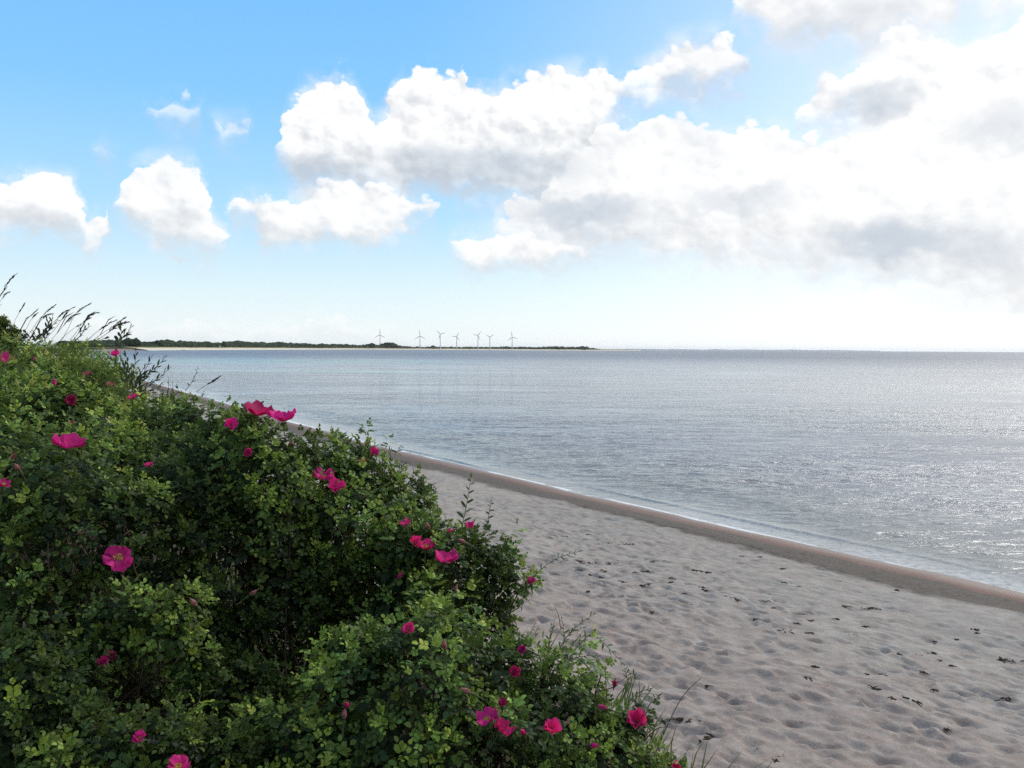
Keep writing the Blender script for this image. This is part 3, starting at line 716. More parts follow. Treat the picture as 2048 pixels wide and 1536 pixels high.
def place_shoots(P, N, S, rng, tone=1.0, shade_mul=None):
    """many shoots at P pointing along N with scale S -> one mesh's arrays"""
    Vs = []; Fs = []; Ts = []; n0 = 0
    which = rng.integers(0, len(TEMPL), len(P))
    for w in range(len(TEMPL)):
        idx = np.where(which == w)[0]
        if not len(idx): continue
        V, F, T = TEMPL[w]
        n = N[idx] / np.linalg.norm(N[idx], axis=1)[:, None]
        rnd = rng.normal(0, 1, (len(idx), 3))
        a = np.cross(n, rnd); a /= np.linalg.norm(a, axis=1)[:, None]; b = np.cross(n, a)
        M = np.stack([a, b, n], 1) * S[idx][:, None, None]          # rows
        X = np.einsum('vk,ikj->ivj', V, M) + P[idx][:, None, :]
        hue = rng.normal(0, 1, (len(idx), 1, 1)) + 2.6 * (rng.random((len(idx), 1, 1)) < .008)
        tt = np.tile(T[None], (len(idx), 1, 1)).copy()
        tt[:, :, :3] *= tone * np.exp(rng.normal(0, .2, (len(idx), 1, 1))) * np.concatenate([1 + .07 * hue, 1 + .0 * hue, 1 - .14 * hue], 2)
        if shade_mul is not None: tt[:, :, :3] *= shade_mul[idx][:, None, None] * np.where(shade_mul[idx][:, None, None] < 1, np.array([1., 1.1, 1.25]), 1.0)
        Vs.append(X.reshape(-1, 3)); Ts.append(tt.reshape(-1, 4))
        Fs.append((F[None] + (n0 + np.arange(len(idx)) * len(V))[:, None, None]).reshape(-1, 3)); n0 += len(idx) * len(V)
    return np.concatenate(Vs), np.concatenate(Fs), np.concatenate(Ts)

# ------------------------------------------------------------------ the rose thicket: shrubs, each of several lobes (photo column, row, radius, metres away)
SHRUBS = [
    ("broad beach rose shrub spilling over the bank edge nearest the footprints", [(850, 1432, 245, 2.9), (1085, 1490, 185, 2.9), (1232, 1560, 118, 2.85), (640, 1560, 190, 2.75), (1010, 1360, 90, 3.0), (1120, 1395, 75, 3.1), (1205, 1462, 78, 3.0), (720, 1330, 90, 2.9), (960, 1600, 200, 2.7), (1300, 1600, 85, 2.9), (1240, 1450, 60, 3.0)], 1.0),
    ("rounded rose shrub overhanging the sand, with two bright blooms at its left", [(905, 1150, 125, 3.6), (975, 1120, 70, 3.6), (940, 1215, 95, 3.65), (830, 1120, 95, 3.6), (1010, 1170, 55, 3.6), (990, 1250, 50, 3.7), (850, 1240, 90, 3.8)], .95),
    ("rose shrub with a touching pair of magenta blooms below the water's edge", [(690, 1065, 150, 3.9), (640, 975, 105, 4.0), (735, 985, 75, 4.0), (790, 1030, 65, 3.9), (690, 935, 70, 4.1), (800, 1085, 80, 3.9), (745, 1160, 140, 4.0), (690, 1260, 130, 3.8), (600, 1080, 130, 4.2), (790, 1220, 100, 4.0), (815, 1010, 62, 4.1)], 1.05),
    ("rose shrub on the crest with two wide open blooms against the water", [(540, 935, 105, 3.6), (450, 905, 100, 3.8), (600, 915, 62, 3.7), (395, 865, 68, 4.3), (500, 865, 45, 3.6), (345, 830, 40, 5.2)], 1.0),
    ("dark leafy rose shrub in the middle, behind a black hollow of bare canes", [(470, 1110, 175, 3.6), (330, 1075, 150, 3.5), (570, 1180, 120, 3.6), (360, 960, 110, 4.0), (470, 1310, 165, 3.6), (330, 1240, 110, 3.5)], .95),
    ("rose shrub bearing one flat open bloom with a pale yellow eye", [(150, 1075, 190, 3.2), (60, 985, 150, 3.4), (235, 1250, 100, 2.95), (345, 1240, 72, 2.9), (60, 1190, 110, 3.0), (385, 1330, 45, 2.9), (150, 1260, 90, 3.0)], .95),
    ("shaded rose shrub at the very bottom left with hanging red buds", [(80, 1430, 150, 2.6), (290, 1520, 130, 2.5), (430, 1520, 85, 2.6), (150, 1560, 130, 2.4), (20, 1330, 110, 2.7), (480, 1400, 100, 3.2), (230, 1400, 150, 3.1)], .85),  # lower tone: part of its shade is put into the leaf colour
    ("yellowish green rose shrub with a side-on cup bloom at the left", [(250, 900, 115, 4.6), (120, 880, 140, 4.4), (30, 860, 130, 4.6), (330, 865, 75, 5.0), (190, 960, 120, 4.0)], 1.4),
    ("bright yellow green rose shrub on the top of the dune under the tall grass heads", [(55, 775, 85, 6.5), (175, 785, 78, 6.5), (20, 722, 52, 8.0), (105, 735, 52, 7.5), (190, 748, 42, 7.2), (262, 812, 48, 6.3), (150, 715, 30, 8), (70, 705, 30, 8.2), (225, 760, 40, 6.9)], 1.9),
]
SHADE_SHARE = [.28, .38, .30, .36, .68, .52, .72, .40, .15]     # share of shoots per shrub tinted dark to stand in for shade
LOBES = []
rngs = np.random.default_rng(77)
shrub_roots = []
for si, (lab, lobes, tone) in enumerate(SHRUBS):
    c0 = np.mean([at(a, b, d) for a, b, r, d in lobes], axis=0)
    base = np.array([c0[0], c0[1], float(ground_z(c0[0], c0[1]))])
    root = empty("rose_shrub", base, lab, "shrub", "beach roses on the dune edge")
    shrub_roots.append(root)
    for a, b, r, d in lobes: LOBES.append((at(a, b, d), r * d / FPX, si))
for si, (lab, lobes, tone) in enumerate(SHRUBS):
    root = shrub_roots[si]; P = []; N = []; S = []; TN = []
    mine = [(c, r) for c, r, s in LOBES if s == si]
    for c, r in mine:
        for rr0, cnt, sc0 in ((1.0, int(4 * math.pi * r * r / .0048), .64), (.78, int(4 * math.pi * r * r / .0095), .72)):
            dirs = rngs.normal(0, 1, (cnt, 3)); dirs /= np.linalg.norm(dirs, axis=1)[:, None]
            dirs = dirs[dirs[:, 2] > -.75]; away = dirs @ (c - np.array([0, 0, CAM_Z])) / np.linalg.norm(c - np.array([0, 0, CAM_Z])); dirs = dirs[(away < .45) | (rngs.random(len(dirs)) < .35)]
            nz = fbm(dirs[:, 0] * 2.2 + c[0] * 5, dirs[:, 1] * 2.2 + dirs[:, 2] * 2.7 + c[1] * 3, 17 + si, 3)
            rad = r * rr0 * (.93 + .20 * nz) * (1 - .06 * rngs.random(len(dirs))) - .018
            p = c + dirs * rad[:, None]
            keep = np.ones(len(p), bool)
            for c2, r2, s2 in LOBES:
                if c2 is c: continue
                keep &= np.linalg.norm(p - c2, axis=1) > r2 * (.80 if rr0 == 1.0 else .45)
            keep &= p[:, 2] > ground_z(p[:, 0], p[:, 1]) + .05
            # ragged gaps where canes show through
            if rr0 == 1.0: keep &= (fbm(p[:, 0] * 5 + 31 + p[:, 2] * 3, p[:, 1] * 5 + p[:, 2] * 4, 23, 2) > (-.40 if SHADE_SHARE[si] < .5 else -.22))
            p = p[keep]; dr = dirs[keep]
            if rr0 == 1.0:
                stick = (rngs.random(len(p)) < .07) & (dr[:, 2] > -.1)
                p = p + stick[:, None] * (dr * .4 + np.array([0, 0, .6])) * rngs.uniform(.03, .10, (len(p), 1))
            TN.append(np.where((fbm(p[:, 0] * 4.5 + p[:, 2] * 2, p[:, 1] * 4.5 - p[:, 2] * 4, 57, 2) * .75 + rngs.normal(0, .12, len(p)) < SHADE_SHARE[si] * 1.5 - .75) | (rr0 < 1), .36, 1.12))  # inner layer and dark clumps: shade laid into the leaf tint
            P.append(p); N.append(dr * .75 + np.array([.05, -.05, .75]) + rngs.normal(0, .22, p.shape)); S.append(rngs.uniform(.8, 1.2, len(p)) * sc0)
    P = np.concatenate(P); N = np.concatenate(N); S = np.concatenate(S)
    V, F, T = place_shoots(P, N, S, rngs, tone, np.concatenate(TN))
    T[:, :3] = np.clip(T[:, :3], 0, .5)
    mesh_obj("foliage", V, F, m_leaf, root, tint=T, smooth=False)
    g = Geo(); b0 = np.array(root.location)
    order = rngs.permutation(len(P))[:min(len(P), 46)]
    for k in order:
        tip = P[k]; q = b0 + np.array([rngs.normal(0, .22), rngs.normal(0, .22), -.05]); q[2] = float(ground_z(q[0], q[1])) - .05
        mid = q * .45 + tip * .55 + np.array([rngs.normal(0, .05), rngs.normal(0, .05), .12])
        s = np.linspace(0, 1, 9)[:, None]
        pts = (1 - s) ** 2 * q + 2 * s * (1 - s) * mid + s * s * tip + rngs.normal(0, .006, (9, 3))
        g.tube(pts, np.linspace(rngs.uniform(.005, .008), .002, 9), 5)
        for e in range(3):
            i0 = int(rngs.integers(3, 8)); d = rngs.normal(0, 1, 3); d[2] = abs(d[2]); d *= .14 / np.linalg.norm(d)
            g.tube([pts[i0], pts[i0] + d * .5 + rngs.normal(0, .012, 3), pts[i0] + d], [.0025, .0018, .001], 4)
    g.obj("canes", m_cane, root)

# ------------------------------------------------------------------ blossoms and buds
def surface_point(px, py, dflt=None):
    d = ray(px, py); u = d / np.linalg.norm(d); o = np.array([0, 0, CAM_Z]); best = None; near_ = None
    for c, r, s in LOBES:
        oc = c - o; b = u @ oc; q2 = oc @ oc - b * b
        if q2 < r * r:
            t = b - math.sqrt(r * r - q2)
            if t > .5 and (best is None or t < best[0]): best = (t, s)
        e = math.sqrt(max(q2, 0)) / r
        if near_ is None or e < near_[0]: near_ = (e, b, s)
    if best is None: best = (near_[1], near_[2])
    return o + u * (best[0] - .045), best[1], u
PINK = np.array([.74, .034, .235])
def petal_mesh(g, rng, axis, ctr, size, th0, th1, curl, ruff, col, n=5):
    s, ax, _ = None, axis / np.linalg.norm(axis), None
    r_ = np.cross(ax, [.3, .2, .9]); r_ /= np.linalg.norm(r_); q_ = np.cross(ax, r_)
    off = rng.uniform(0, 6.28)
    NU, NV = 7, 7
    for k in range(n):
        ph = off + k * 2 * math.pi / n + rng.uniform(-.15, .15)
        o = r_ * math.cos(ph) + q_ * math.sin(ph); sd = np.cross(ax, o)
        Lp = size * rng.uniform(.9, 1.1); Wp = Lp * rng.uniform(.62, .78); sg = rng.uniform(.8, 1.2)
        t0 = th0 * rng.uniform(.85, 1.15); t1 = th1 * rng.uniform(.85, 1.15)
        V = []; T = []
        rr, hh = 0.0, 0.0
        for j in range(NV):
            v = j / (NV - 1)
            if j: th = t0 + (t1 - t0) * v; rr += math.sin(th) * Lp / (NV - 1); hh += math.cos(th) * Lp / (NV - 1)
            w = Wp * (.16 + .84 * math.sin(min(1, v * 1.12) * math.pi * .56) ** .9) * (1 - .25 * max(0, v - .8) / .2)
            for i in range(NU):
                u = -1 + 2 * i / (NU - 1)
                notch = -.10 * Lp * max(0, v - .7) / .3 * math.exp(-(u / .28) ** 2) - .16 * Lp * v ** 3 * abs(u) ** 3
                rz = 1.5 * ruff * Lp * v * float(vnoise(np.array(u * 1.9 + k * 7.1), np.array(v * 2.3 + off)))
                lift = curl * Lp * u * u * .35
                V.append(ctr + o * (rr + notch * math.sin(t1)) + ax * (hh + notch * math.cos(t1) + lift + rz + .003 * (k % 2)) + sd * u * w)
                c = col * (1.0 + .15 * rng.normal()) if False else col
                pale = max(0, 1 - v / .22)
                T.append(np.append(c * (1 - pale * .6) + np.array([.6, .45, .45]) * pale * .6, 1) * np.array([sg, sg, sg, 1]))
        Fq = [(j * NU + i, j * NU + i + 1, (j + 1) * NU + i + 1, (j + 1) * NU + i) for j in range(NV - 1) for i in range(NU - 1)]
        g.V.append(np.array(V)); g.F.extend([tuple(x + g.n for x in f) for f in Fq]); g.n += len(V); g.T.append(np.array(T))
def sepals(parent, rng, axis, ctr, size, back=True):
    ax = axis / np.linalg.norm(axis); r_ = np.cross(ax, [.3, .2, .9]); r_ /= np.linalg.norm(r_); q_ = np.cross(ax, r_)
    g = Geo()
    g.tube([ctr - ax * .06, ctr - ax * .022, ctr - ax * .012, ctr], [.002, .0025, .006, .003], 6)
    for k in range(5):
        ph = k * 1.2566 + rng.uniform(-.2, .2); o = r_ * math.cos(ph) + q_ * math.sin(ph); sd = np.cross(ax, o)
        d = o * (.8 if back else .35) + ax * (-.2 if back else .9)
        L = size; p0 = ctr + o * .004
        g.add([p0 + sd * .003, p0 - sd * .003, p0 + d * L * .5 + sd * .0028, p0 + d * L * .5 - sd * .0028, p0 + d * L + o * L * .15], [(0, 1, 3, 2), (2, 3, 4)])
    return g.obj("sepals", m_green_stem, parent, smooth=False)
def blossom(px, py, wpx, kind, k):
    rng = np.random.default_rng(900 + k)
    p, si, u = surface_point(px, py); root = shrub_roots[si]
    depth = p[1]; wid = float(np.clip(wpx * depth / FPX, .030, .115)); toc = -u
    col = PINK * rng.uniform(.82, 1.2) * np.array([1, 1, rng.uniform(.8, 1.25)])
    g = Geo(); up = np.array([0, 0, 1.])
    if kind == 'face':
        ax = toc + up * .25 + rng.normal(0, .12, 3); petal_mesh(g, rng, ax, p, wid * .52, R(64), R(84), .25, .30, col)
    elif kind == 'cup':
        ax = up + toc * .35 + np.array([rng.uniform(-.35, .35), 0, 0]); p = p - up * wid * .2; petal_mesh(g, rng, ax, p, wid * .58, R(35), R(72), .5, .26, col)
    elif kind == 'bowl':
        ax = up + toc * .10 + np.array([.25 if k == 3 else rng.uniform(-.2, .2), 0, 0]); p = p - up * wid * .16; petal_mesh(g, rng, ax, p, wid * .56, R(68), R(44), .4, .22, col)
    elif kind == 'side':
        ax = up * .8 + toc * .15 + np.array([rng.uniform(.3, .7) * (1 if k % 2 else -1), 0, 0]); p = p - up * wid * .25; petal_mesh(g, rng, ax, p, wid * .60, R(30), R(62), .7, .32, col)
    elif kind == 'half':
        ax = up * .7 + toc * .6 + rng.normal(0, .25, 3); p = p - up * wid * .3; petal_mesh(g, rng, ax, p, wid * .72, R(16), R(40), .55, .14, col)
    elif kind == 'double':
        ax = toc + up * .5 + rng.normal(0, .2, 3); c2 = col * np.array([.6, .6, .55])
        petal_mesh(g, rng, ax, p, wid * .6, R(30), R(66), .7, .3, c2); petal_mesh(g, rng, ax, p, wid * .45, R(12), R(40), .9, .3, c2)
    if kind in ('bud', 'pale'):
        ax = up * (.8 if kind == 'pale' else .3) + toc * .3 + rng.normal(0, .45, 3); ax /= np.linalg.norm(ax)
        c2 = col if kind == 'bud' else np.array([.55, .22, .22])
        s = np.array([0, .12, .35, .6, .85, 1.0]); L = max(wid * 1.15, .03)
        g.tube([p + ax * L * x for x in s], [L * x for x in (.07, .20, .24, .18, .09, .015)], 9, t=tuple(c2 * .9))
        b = g.obj("bud", m_petal, root)
        sepals(b, rng, ax, p, L * .75, False)
        return
    b = g.obj("blossom", m_petal, root)
    if kind in ('face', 'cup', 'half'):
        axn = ax / np.linalg.norm(ax); s2 = Geo()
        r_ = np.cross(axn, [.3, .2, .9]); r_ /= np.linalg.norm(r_); q_ = np.cross(axn, r_)
        for j in range(46):
            a = rng.uniform(0, 6.28); rr = math.sqrt(rng.random()) * wid * .17
            o = r_ * math.cos(a) + q_ * math.sin(a); tip = p + o * rr + axn * (wid * .13 + .004)
            s2.tube([p + o * rr * .3, tip], [.0004, .0005], 3, cap=False)
            s2.tube([tip - axn * .001, tip + axn * .0015, tip + axn * .003], [.0008, .0016, .0008], 5)
        s2.obj("stamens", m_stamen, b)
    sepals(b, rng, ax, p - ax / np.linalg.norm(ax) * .002, .02)
FLOWERS = [(514, 824, 54, 'bowl'), (567, 835, 60, 'bowl'), (235, 1118, 54, 'face'), (135, 888, 60, 'bowl'), (646, 951, 42, 'cup'), (672, 974, 34, 'half'),
           (828, 1080, 24, 'half'), (851, 1091, 40, 'cup'), (890, 1116, 50, 'bowl'), (818, 1257, 26, 'half'), (978, 1436, 46, 'cup'), (1000, 1455, 40, 'side'), (1102, 1456, 34, 'half'), (1276, 1436, 42, 'half'),
           (1027, 1346, 24, 'double'), (1005, 1410, 18, 'double'), (6, 968, 26, 'cup'), (8, 718, 30, 'side'), (140, 802, 22, 'double'), (232, 708, 18, 'half'), (222, 770, 18, 'cup'), (175, 748, 17, 'cup'), (265, 795, 20, 'cup'),
           (460, 846, 26, 'half'), (300, 930, 19, 'cup'), (498, 905, 18, 'double'), (746, 902, 20, 'half'), (726, 927, 16, 'double'), (812, 1047, 24, 'cup'), (940, 1052, 18, 'half'), (1063, 1162, 18, 'half'), (930, 1085, 16, 'pale'), (895, 1064, 14, 'bud'), (859, 1058, 14, 'pale'),
           (281, 1472, 26, 'half'), (222, 1314, 22, 'double'), (205, 1325, 16, 'double'), (355, 1531, 44, 'cup'), (1352, 1531, 26, 'half'), (940, 1385, 17, 'pale'), (1214, 1417, 15, 'bud'), (1180, 1491, 13, 'bud'), (695, 1412, 17, 'bud'), (688, 1438, 14, 'pale'), (890, 1299, 13, 'pale'), (1050, 1467, 13, 'bud'),
           (165, 1062, 17, 'pale'), (393, 1211, 17, 'pale'), (136, 848, 14, 'bud'), (585, 888, 12, 'bud'), (38, 940, 12, 'pale'), (22, 916, 12, 'bud'), (795, 1156, 11, 'bud'), (911, 1184, 14, 'pale'), (500, 1190, 13, 'pale'), (1229, 1368, 14, 'bud'), (1045, 1300, 15, 'double'), (108, 760, 15, 'bud'), (68, 716, 14, 'bud')]
for k, f in enumerate(FLOWERS): blossom(*f, k)

# ------------------------------------------------------------------ shoots, weeds and grasses standing clear of the thicket
def poly(pts, depth, n=14, wob=.0):
    pts = np.array([at(a, b, depth) for a, b in pts]); L = np.concatenate([[0], np.cumsum(np.linalg.norm(np.diff(pts, axis=0), axis=1))])
    s = np.linspace(0, L[-1], n)
    q = np.stack([np.interp(s, L, pts[:, i]) for i in range(3)], -1)
    for _ in range(2): q[1:-1] = (q[:-2] + 2 * q[1:-1] + q[2:]) / 4
    q[:, 1] += wob * np.sin(np.linspace(0, 2.5, n))
    return q
def add_leaves(L, q, rng, ln, wd, step, spread, col, start=.25, lift=.2):
    s = np.concatenate([[0], np.cumsum(np.linalg.norm(np.diff(q, axis=0), axis=1))]); tot = s[-1]; x = tot * start; sg = 1
    while x < tot:
        p = np.array([np.interp(x, s, q[:, i]) for i in range(3)]); i = min(int(np.searchsorted(s, x)), len(q) - 1); d = q[i] - q[i - 1]; d /= np.linalg.norm(d)
        view = np.array([0, 1., 0]); side = np.cross(d, view); side /= np.linalg.norm(side) + 1e-9
        dd = d * math.cos(spread) + (side * sg * rng.uniform(.6, 1) + view * rng.uniform(-.6, .6)) * math.sin(spread) + np.array([0, 0, lift])
        k = ln * rng.uniform(.7, 1.2) * (1 - .45 * (x / tot))
        L.append((p, dd, np.array([rng.normal(0, .5), -.5, .8]), k, k * wd, rng.uniform(-.1, .4), np.array(col) * rng.uniform(.7, 1.3))); x += step * rng.uniform(.7, 1.3); sg = -sg
    d = q[-1] - q[-3]; L.append((q[-1], d, np.array([0, -.5, .8]), ln * .6, ln * .6 * wd, 0, np.array(col)))
def sprig(name, label, cat, stems, depth, ln, wd, step, col, group=None, rad=.002, spread=.9, start=.25, lift=.2, wob=.05, leaf="leaves"):
    rng = np.random.default_rng(abs(hash((round(stems[0][0][0]), round(stems[0][0][1])))) % 100000)
    base = at(*stems[0][0], depth); root = empty(name, base, label, cat, group); L = []
    g = Geo()
    for k, st in enumerate(stems):
        q = poly(st, depth + (k % 3) * .04, 14, wob); g.tube(q, np.linspace(rad, rad * .4, 14), 5)
        if ln: add_leaves(L, q, rng, ln, wd, step, spread, col, start, lift)
    g.obj("stem", m_green_stem if ln else m_cane, root)
    if L:
        V, F, T = leaflets_to_mesh(L); mesh_obj(leaf, V, F, m_leaf, root, tint=T, smooth=False)
    return root
GR = (.06, .10, .03); DK = (.026, .036, .02); SILVER = (.11, .14, .09)
sprig("leafy_sprig", "tall upright sprig with paired leaves and a reddish tip before the sand", "sprig", [[(922, 1062), (930, 1025), (936, 990), (941, 958)]], 3.5, .042, .36, .020, GR, "single sprigs above the thicket", start=.1, lift=.0)
sprig("leafy_sprig", "shorter sprig just right of the tall red tipped one", "sprig", [[(972, 1066), (976, 1040), (980, 1015), (983, 1003)]], 3.5, .034, .40, .017, GR, "single sprigs above the thicket", start=.1, lift=.0)
sprig("leafy_sprig", "arching sprig with small upright leaves reaching out over the sand", "sprig", [[(1060, 1160), (1085, 1140), (1120, 1120), (1160, 1106)]], 3.5, .030, .26, .014, (.075, .11, .035), "single sprigs above the thicket", start=.15, spread=1.1, lift=.35)
sprig("leafy_spray", "loose spray of thin stems with narrow pale leaves above the front shrub", "spray", [[(1100, 1345), (1125, 1295), (1150, 1265), (1186, 1236)], [(1120, 1340), (1130, 1290), (1128, 1255), (1125, 1246)], [(1090, 1340), (1100, 1290), (1103, 1258)], [(1150, 1300), (1185, 1270), (1215, 1300), (1245, 1330)], [(1135, 1350), (1150, 1320), (1140, 1300), (1165, 1280)], [(1080, 1320), (1070, 1280), (1075, 1262)], [(1110, 1350), (1150, 1325), (1195, 1318)], [(1100, 1335), (1140, 1275), (1165, 1262)]], 3.05, .032, .30, .017, (.10, .15, .045), start=.1, lift=.15)
sprig("bare_twig", "thin reddish twig curving up beside the loose spray", "twig", [[(1122, 1260), (1118, 1235), (1108, 1217)]], 3.05, 0, 0, 1, GR, None, .0016)
sprig("leafy_sprig", "feathery sprig low at the right edge of the thicket above a magenta bloom", "sprig", [[(1250, 1420), (1275, 1400), (1300, 1385)], [(1245, 1400), (1262, 1380), (1252, 1345)], [(1255, 1415), (1290, 1398), (1312, 1396)], [(1240, 1405), (1278, 1360), (1262, 1352)]], 3.0, .030, .28, .013, (.10, .14, .05), "single sprigs above the thicket")
sprig("dead_stalk", "long straight brown stalk leaning out over the sand", "stalk", [[(1305, 1520), (1345, 1450), (1372, 1400), (1406, 1362)]], 3.0, 0, 0, 1, GR, None, .0024)
sprig("bare_twig", "forked dark twig sticking out beside the rightmost bloom", "twig", [[(1288, 1475), (1320, 1462), (1345, 1448)], [(1290, 1437), (1300, 1425), (1312, 1410)], [(1292, 1450), (1303, 1444), (1307, 1440)], [(1292, 1478), (1310, 1476), (1330, 1462)], [(1322, 1444), (1345, 1450), (1366, 1452)]], 3.0, 0, 0, 1, GR, None, .0028)
tuft = [[(770, 985), (766, 950), (755, 915)], [(772, 985), (780, 945), (778, 905)], [(775, 985), (795, 950), (802, 930)], [(775, 980), (800, 965), (815, 955)], [(770, 980), (752, 945), (745, 925)], [(778, 985), (790, 955), (812, 932)], [(770, 975), (785, 935), (808, 934)], [(768, 970), (760, 935), (768, 898)]]
sprig("willow_tuft", "grey green tuft of narrow willow leaves against the damp sand", "willow tuft", tuft, 4.0, .060, .15, .020, SILVER, None, .002, spread=.5)
sprig("leafy_sprig", "little Y shaped leaf tip against the sea above the willow tuft", "sprig", [[(790, 910), (794, 902), (800, 894)]], 4.0, .03, .3, .02, DK, "single sprigs above the thicket")
sprig("leafy_sprig", "thin dark sprig on the skyline of the sea, left of the twin blooms", "sprig", [[(370, 782), (378, 765), (385, 748), (391, 737)]], 4.6, .028, .34, .022, DK, "single sprigs above the thicket", lift=.1)
shrubby = [[(262, 800), (272, 760), (298, 718)], [(265, 790), (285, 752), (310, 738)], [(258, 780), (262, 735), (268, 705)], [(268, 795), (300, 765), (332, 740)], [(262, 790), (280, 770), (315, 758)], [(255, 775), (245, 735), (232, 706)], [(258, 770), (250, 728), (248, 712)], [(265, 800), (295, 780), (318, 772)], [(262, 785), (278, 740), (290, 728)], [(250, 790), (240, 750), (222, 722)], [(265, 770), (290, 748), (325, 718)]]
sprig("bramble", "dark ragged bramble with wind swept narrow leaves before the far sand strip", "bramble", shrubby, 6.0, .075, .26, .030, (.034, .045, .026), None, .0035, spread=.55, start=.1)
bare = [[(320, 822), (322, 800), (312, 775)], [(322, 825), (328, 795), (333, 762)], [(324, 822), (336, 800), (342, 768)], [(325, 815), (345, 792), (352, 783)], [(322, 815), (318, 790), (298, 790)], [(325, 820), (340, 788), (338, 775)]]
sprig("bare_bush", "small grey bush with few leaves standing against the distant sand", "bush", bare, 5.5, .05, .16, .035, SILVER, None, .0035, spread=.35)

# tall flowering grasses
def C1(*pts): return [(x / 6.827, 540 + y / 6.827) for x, y in pts]
STALKS = [
    ("big arched grass head highest of all at the left edge", C1((-330, 960), (-140, 420), (0, 195), (70, 110), (165, 52)), .42, 1.35),
    ("small grass tip bending right just under the highest grass head", C1((-330, 960), (-160, 520), (0, 315), (65, 298)), .2, .8),
    ("slim grass head rising over the dark dune tree", C1((80, 960), (130, 660), (190, 560), (282, 462)), .35, .8),
    ("pale grass head leaning right, second from the dark dune tree", C1((180, 960), (280, 680), (350, 608), (464, 536)), .35, .7),
    ("thin low grass head below the pale one", C1((230, 960), (320, 690), (380, 625), (455, 590)), .3, .55),
    ("long smooth grass head left of the round weed top", C1((330, 960), (430, 700), (510, 600), (600, 530), (696, 482)), .40, .9),
    ("drooping feathery grass head crossing the round weed top", C1((380, 960), (470, 690), (540, 630), (600, 602), (668, 594)), .40, .8),
    ("thick grass head sweeping right above the round weed top", C1((560, 960), (660, 720), (740, 620), (800, 570), (958, 514)), .48, 1.25),
    ("forked grass head steeper than the thick one beside it", C1((600, 960), (740, 690), (800, 630), (862, 572)), .35, 1.0),
    ("dark doubled grass head hanging at its tip", C1((700, 950), (800, 745), (870, 665), (935, 610), (1025, 598)), .55, 1.25),
    ("tallest grass head in the middle of the clump", C1((840, 960), (925, 650), (985, 570), (1060, 510), (1182, 460)), .45, 1.1),
    ("short pale grass head low in the middle of the clump", C1((830, 940), (900, 830), (960, 775), (1062, 738)), .35, .6),
    ("bowed grass head with a flat drooping tip", C1((1000, 960), (1080, 720), (1120, 640), (1180, 598), (1298, 578)), .5, 1.1),
    ("thin bowed grass head under the flat drooping one", C1((960, 950), (1030, 740), (1100, 680), (1185, 655)), .4, .75),
    ("grass head bent in steps, left of the last pair", C1((1190, 955), (1265, 850), (1340, 785), (1430, 720), (1535, 688)), .6, 1.1),
    ("upper grass head of the rightmost pair", C1((1270, 960), (1380, 840), (1480, 770), (1565, 705), (1675, 642)), .5, 1.0),
    ("bushy lower grass head of the rightmost pair", C1((1290, 980), (1400, 870), (1470, 790), (1560, 740), (1695, 708)), .65, 1.6),
    ("low grass head touching the far tree clump", C1((1280, 985), (1340, 935), (1425, 915)), .5, .9),
    ("lone grass head over the blue water near the dark sprig", [(392, 784), (405, 772), (415, 765), (434, 754)], .6, 1.3),
]
for k, (lab, pts, frac, fat) in enumerate(STALKS):
    rng = np.random.default_rng(300 + k); depth = 4.4 + .25 * (k % 4)
    q = poly(pts, depth, 22, .06); root = empty("grass_stalk", q[0], lab, "grass stalk", "flowering grass stalks on the dune crest")
    g = Geo(); g.tube(q, np.linspace(.0015, .0007, 22), 4); g.obj("stem", m_dry, root)
    g = Geo(); i0 = int(22 * (1 - frac)); top = q[i0:]; n = len(top)
    for j in range(int(24 + 40 * frac)):
        f = rng.random(); x = f * (n - 1); i = min(int(x), n - 2); p = top[i] + (top[i + 1] - top[i]) * (x - i); d = top[i + 1] - top[i]; d /= np.linalg.norm(d)
        w = .0024 * fat * math.sin(math.pi * min(1, .12 + .88 * f)) ** .6 + .0012
        dd = d + rng.normal(0, .16, 3) * (.5 if fat < 1.5 else 1.6); ln = rng.uniform(.014, .028) * fat ** .5
        p = p + rng.normal(0, 1, 3) * w * .6
        g.tube([p, p + dd * ln * .4, p + dd * ln], [.0004, .0015 * fat ** .6, .0003], 4)
    g.obj("seed_head", m_seed, root)
    if k % 3 == 0 and k < 17:
        b0 = q[4]; e = b0 + np.array([.10, 0, .12]); g = Geo(); s = np.array([0, .02, 0])
        g.add([b0 - (0, 0, .004), b0 + (0, 0, .004), (b0 + e) / 2 + (0, 0, .035), (b0 + e) / 2 + (0, .003, .028), e], [(0, 1, 2, 3), (3, 2, 4)]); g.obj("leaf_blade", m_weed, root)
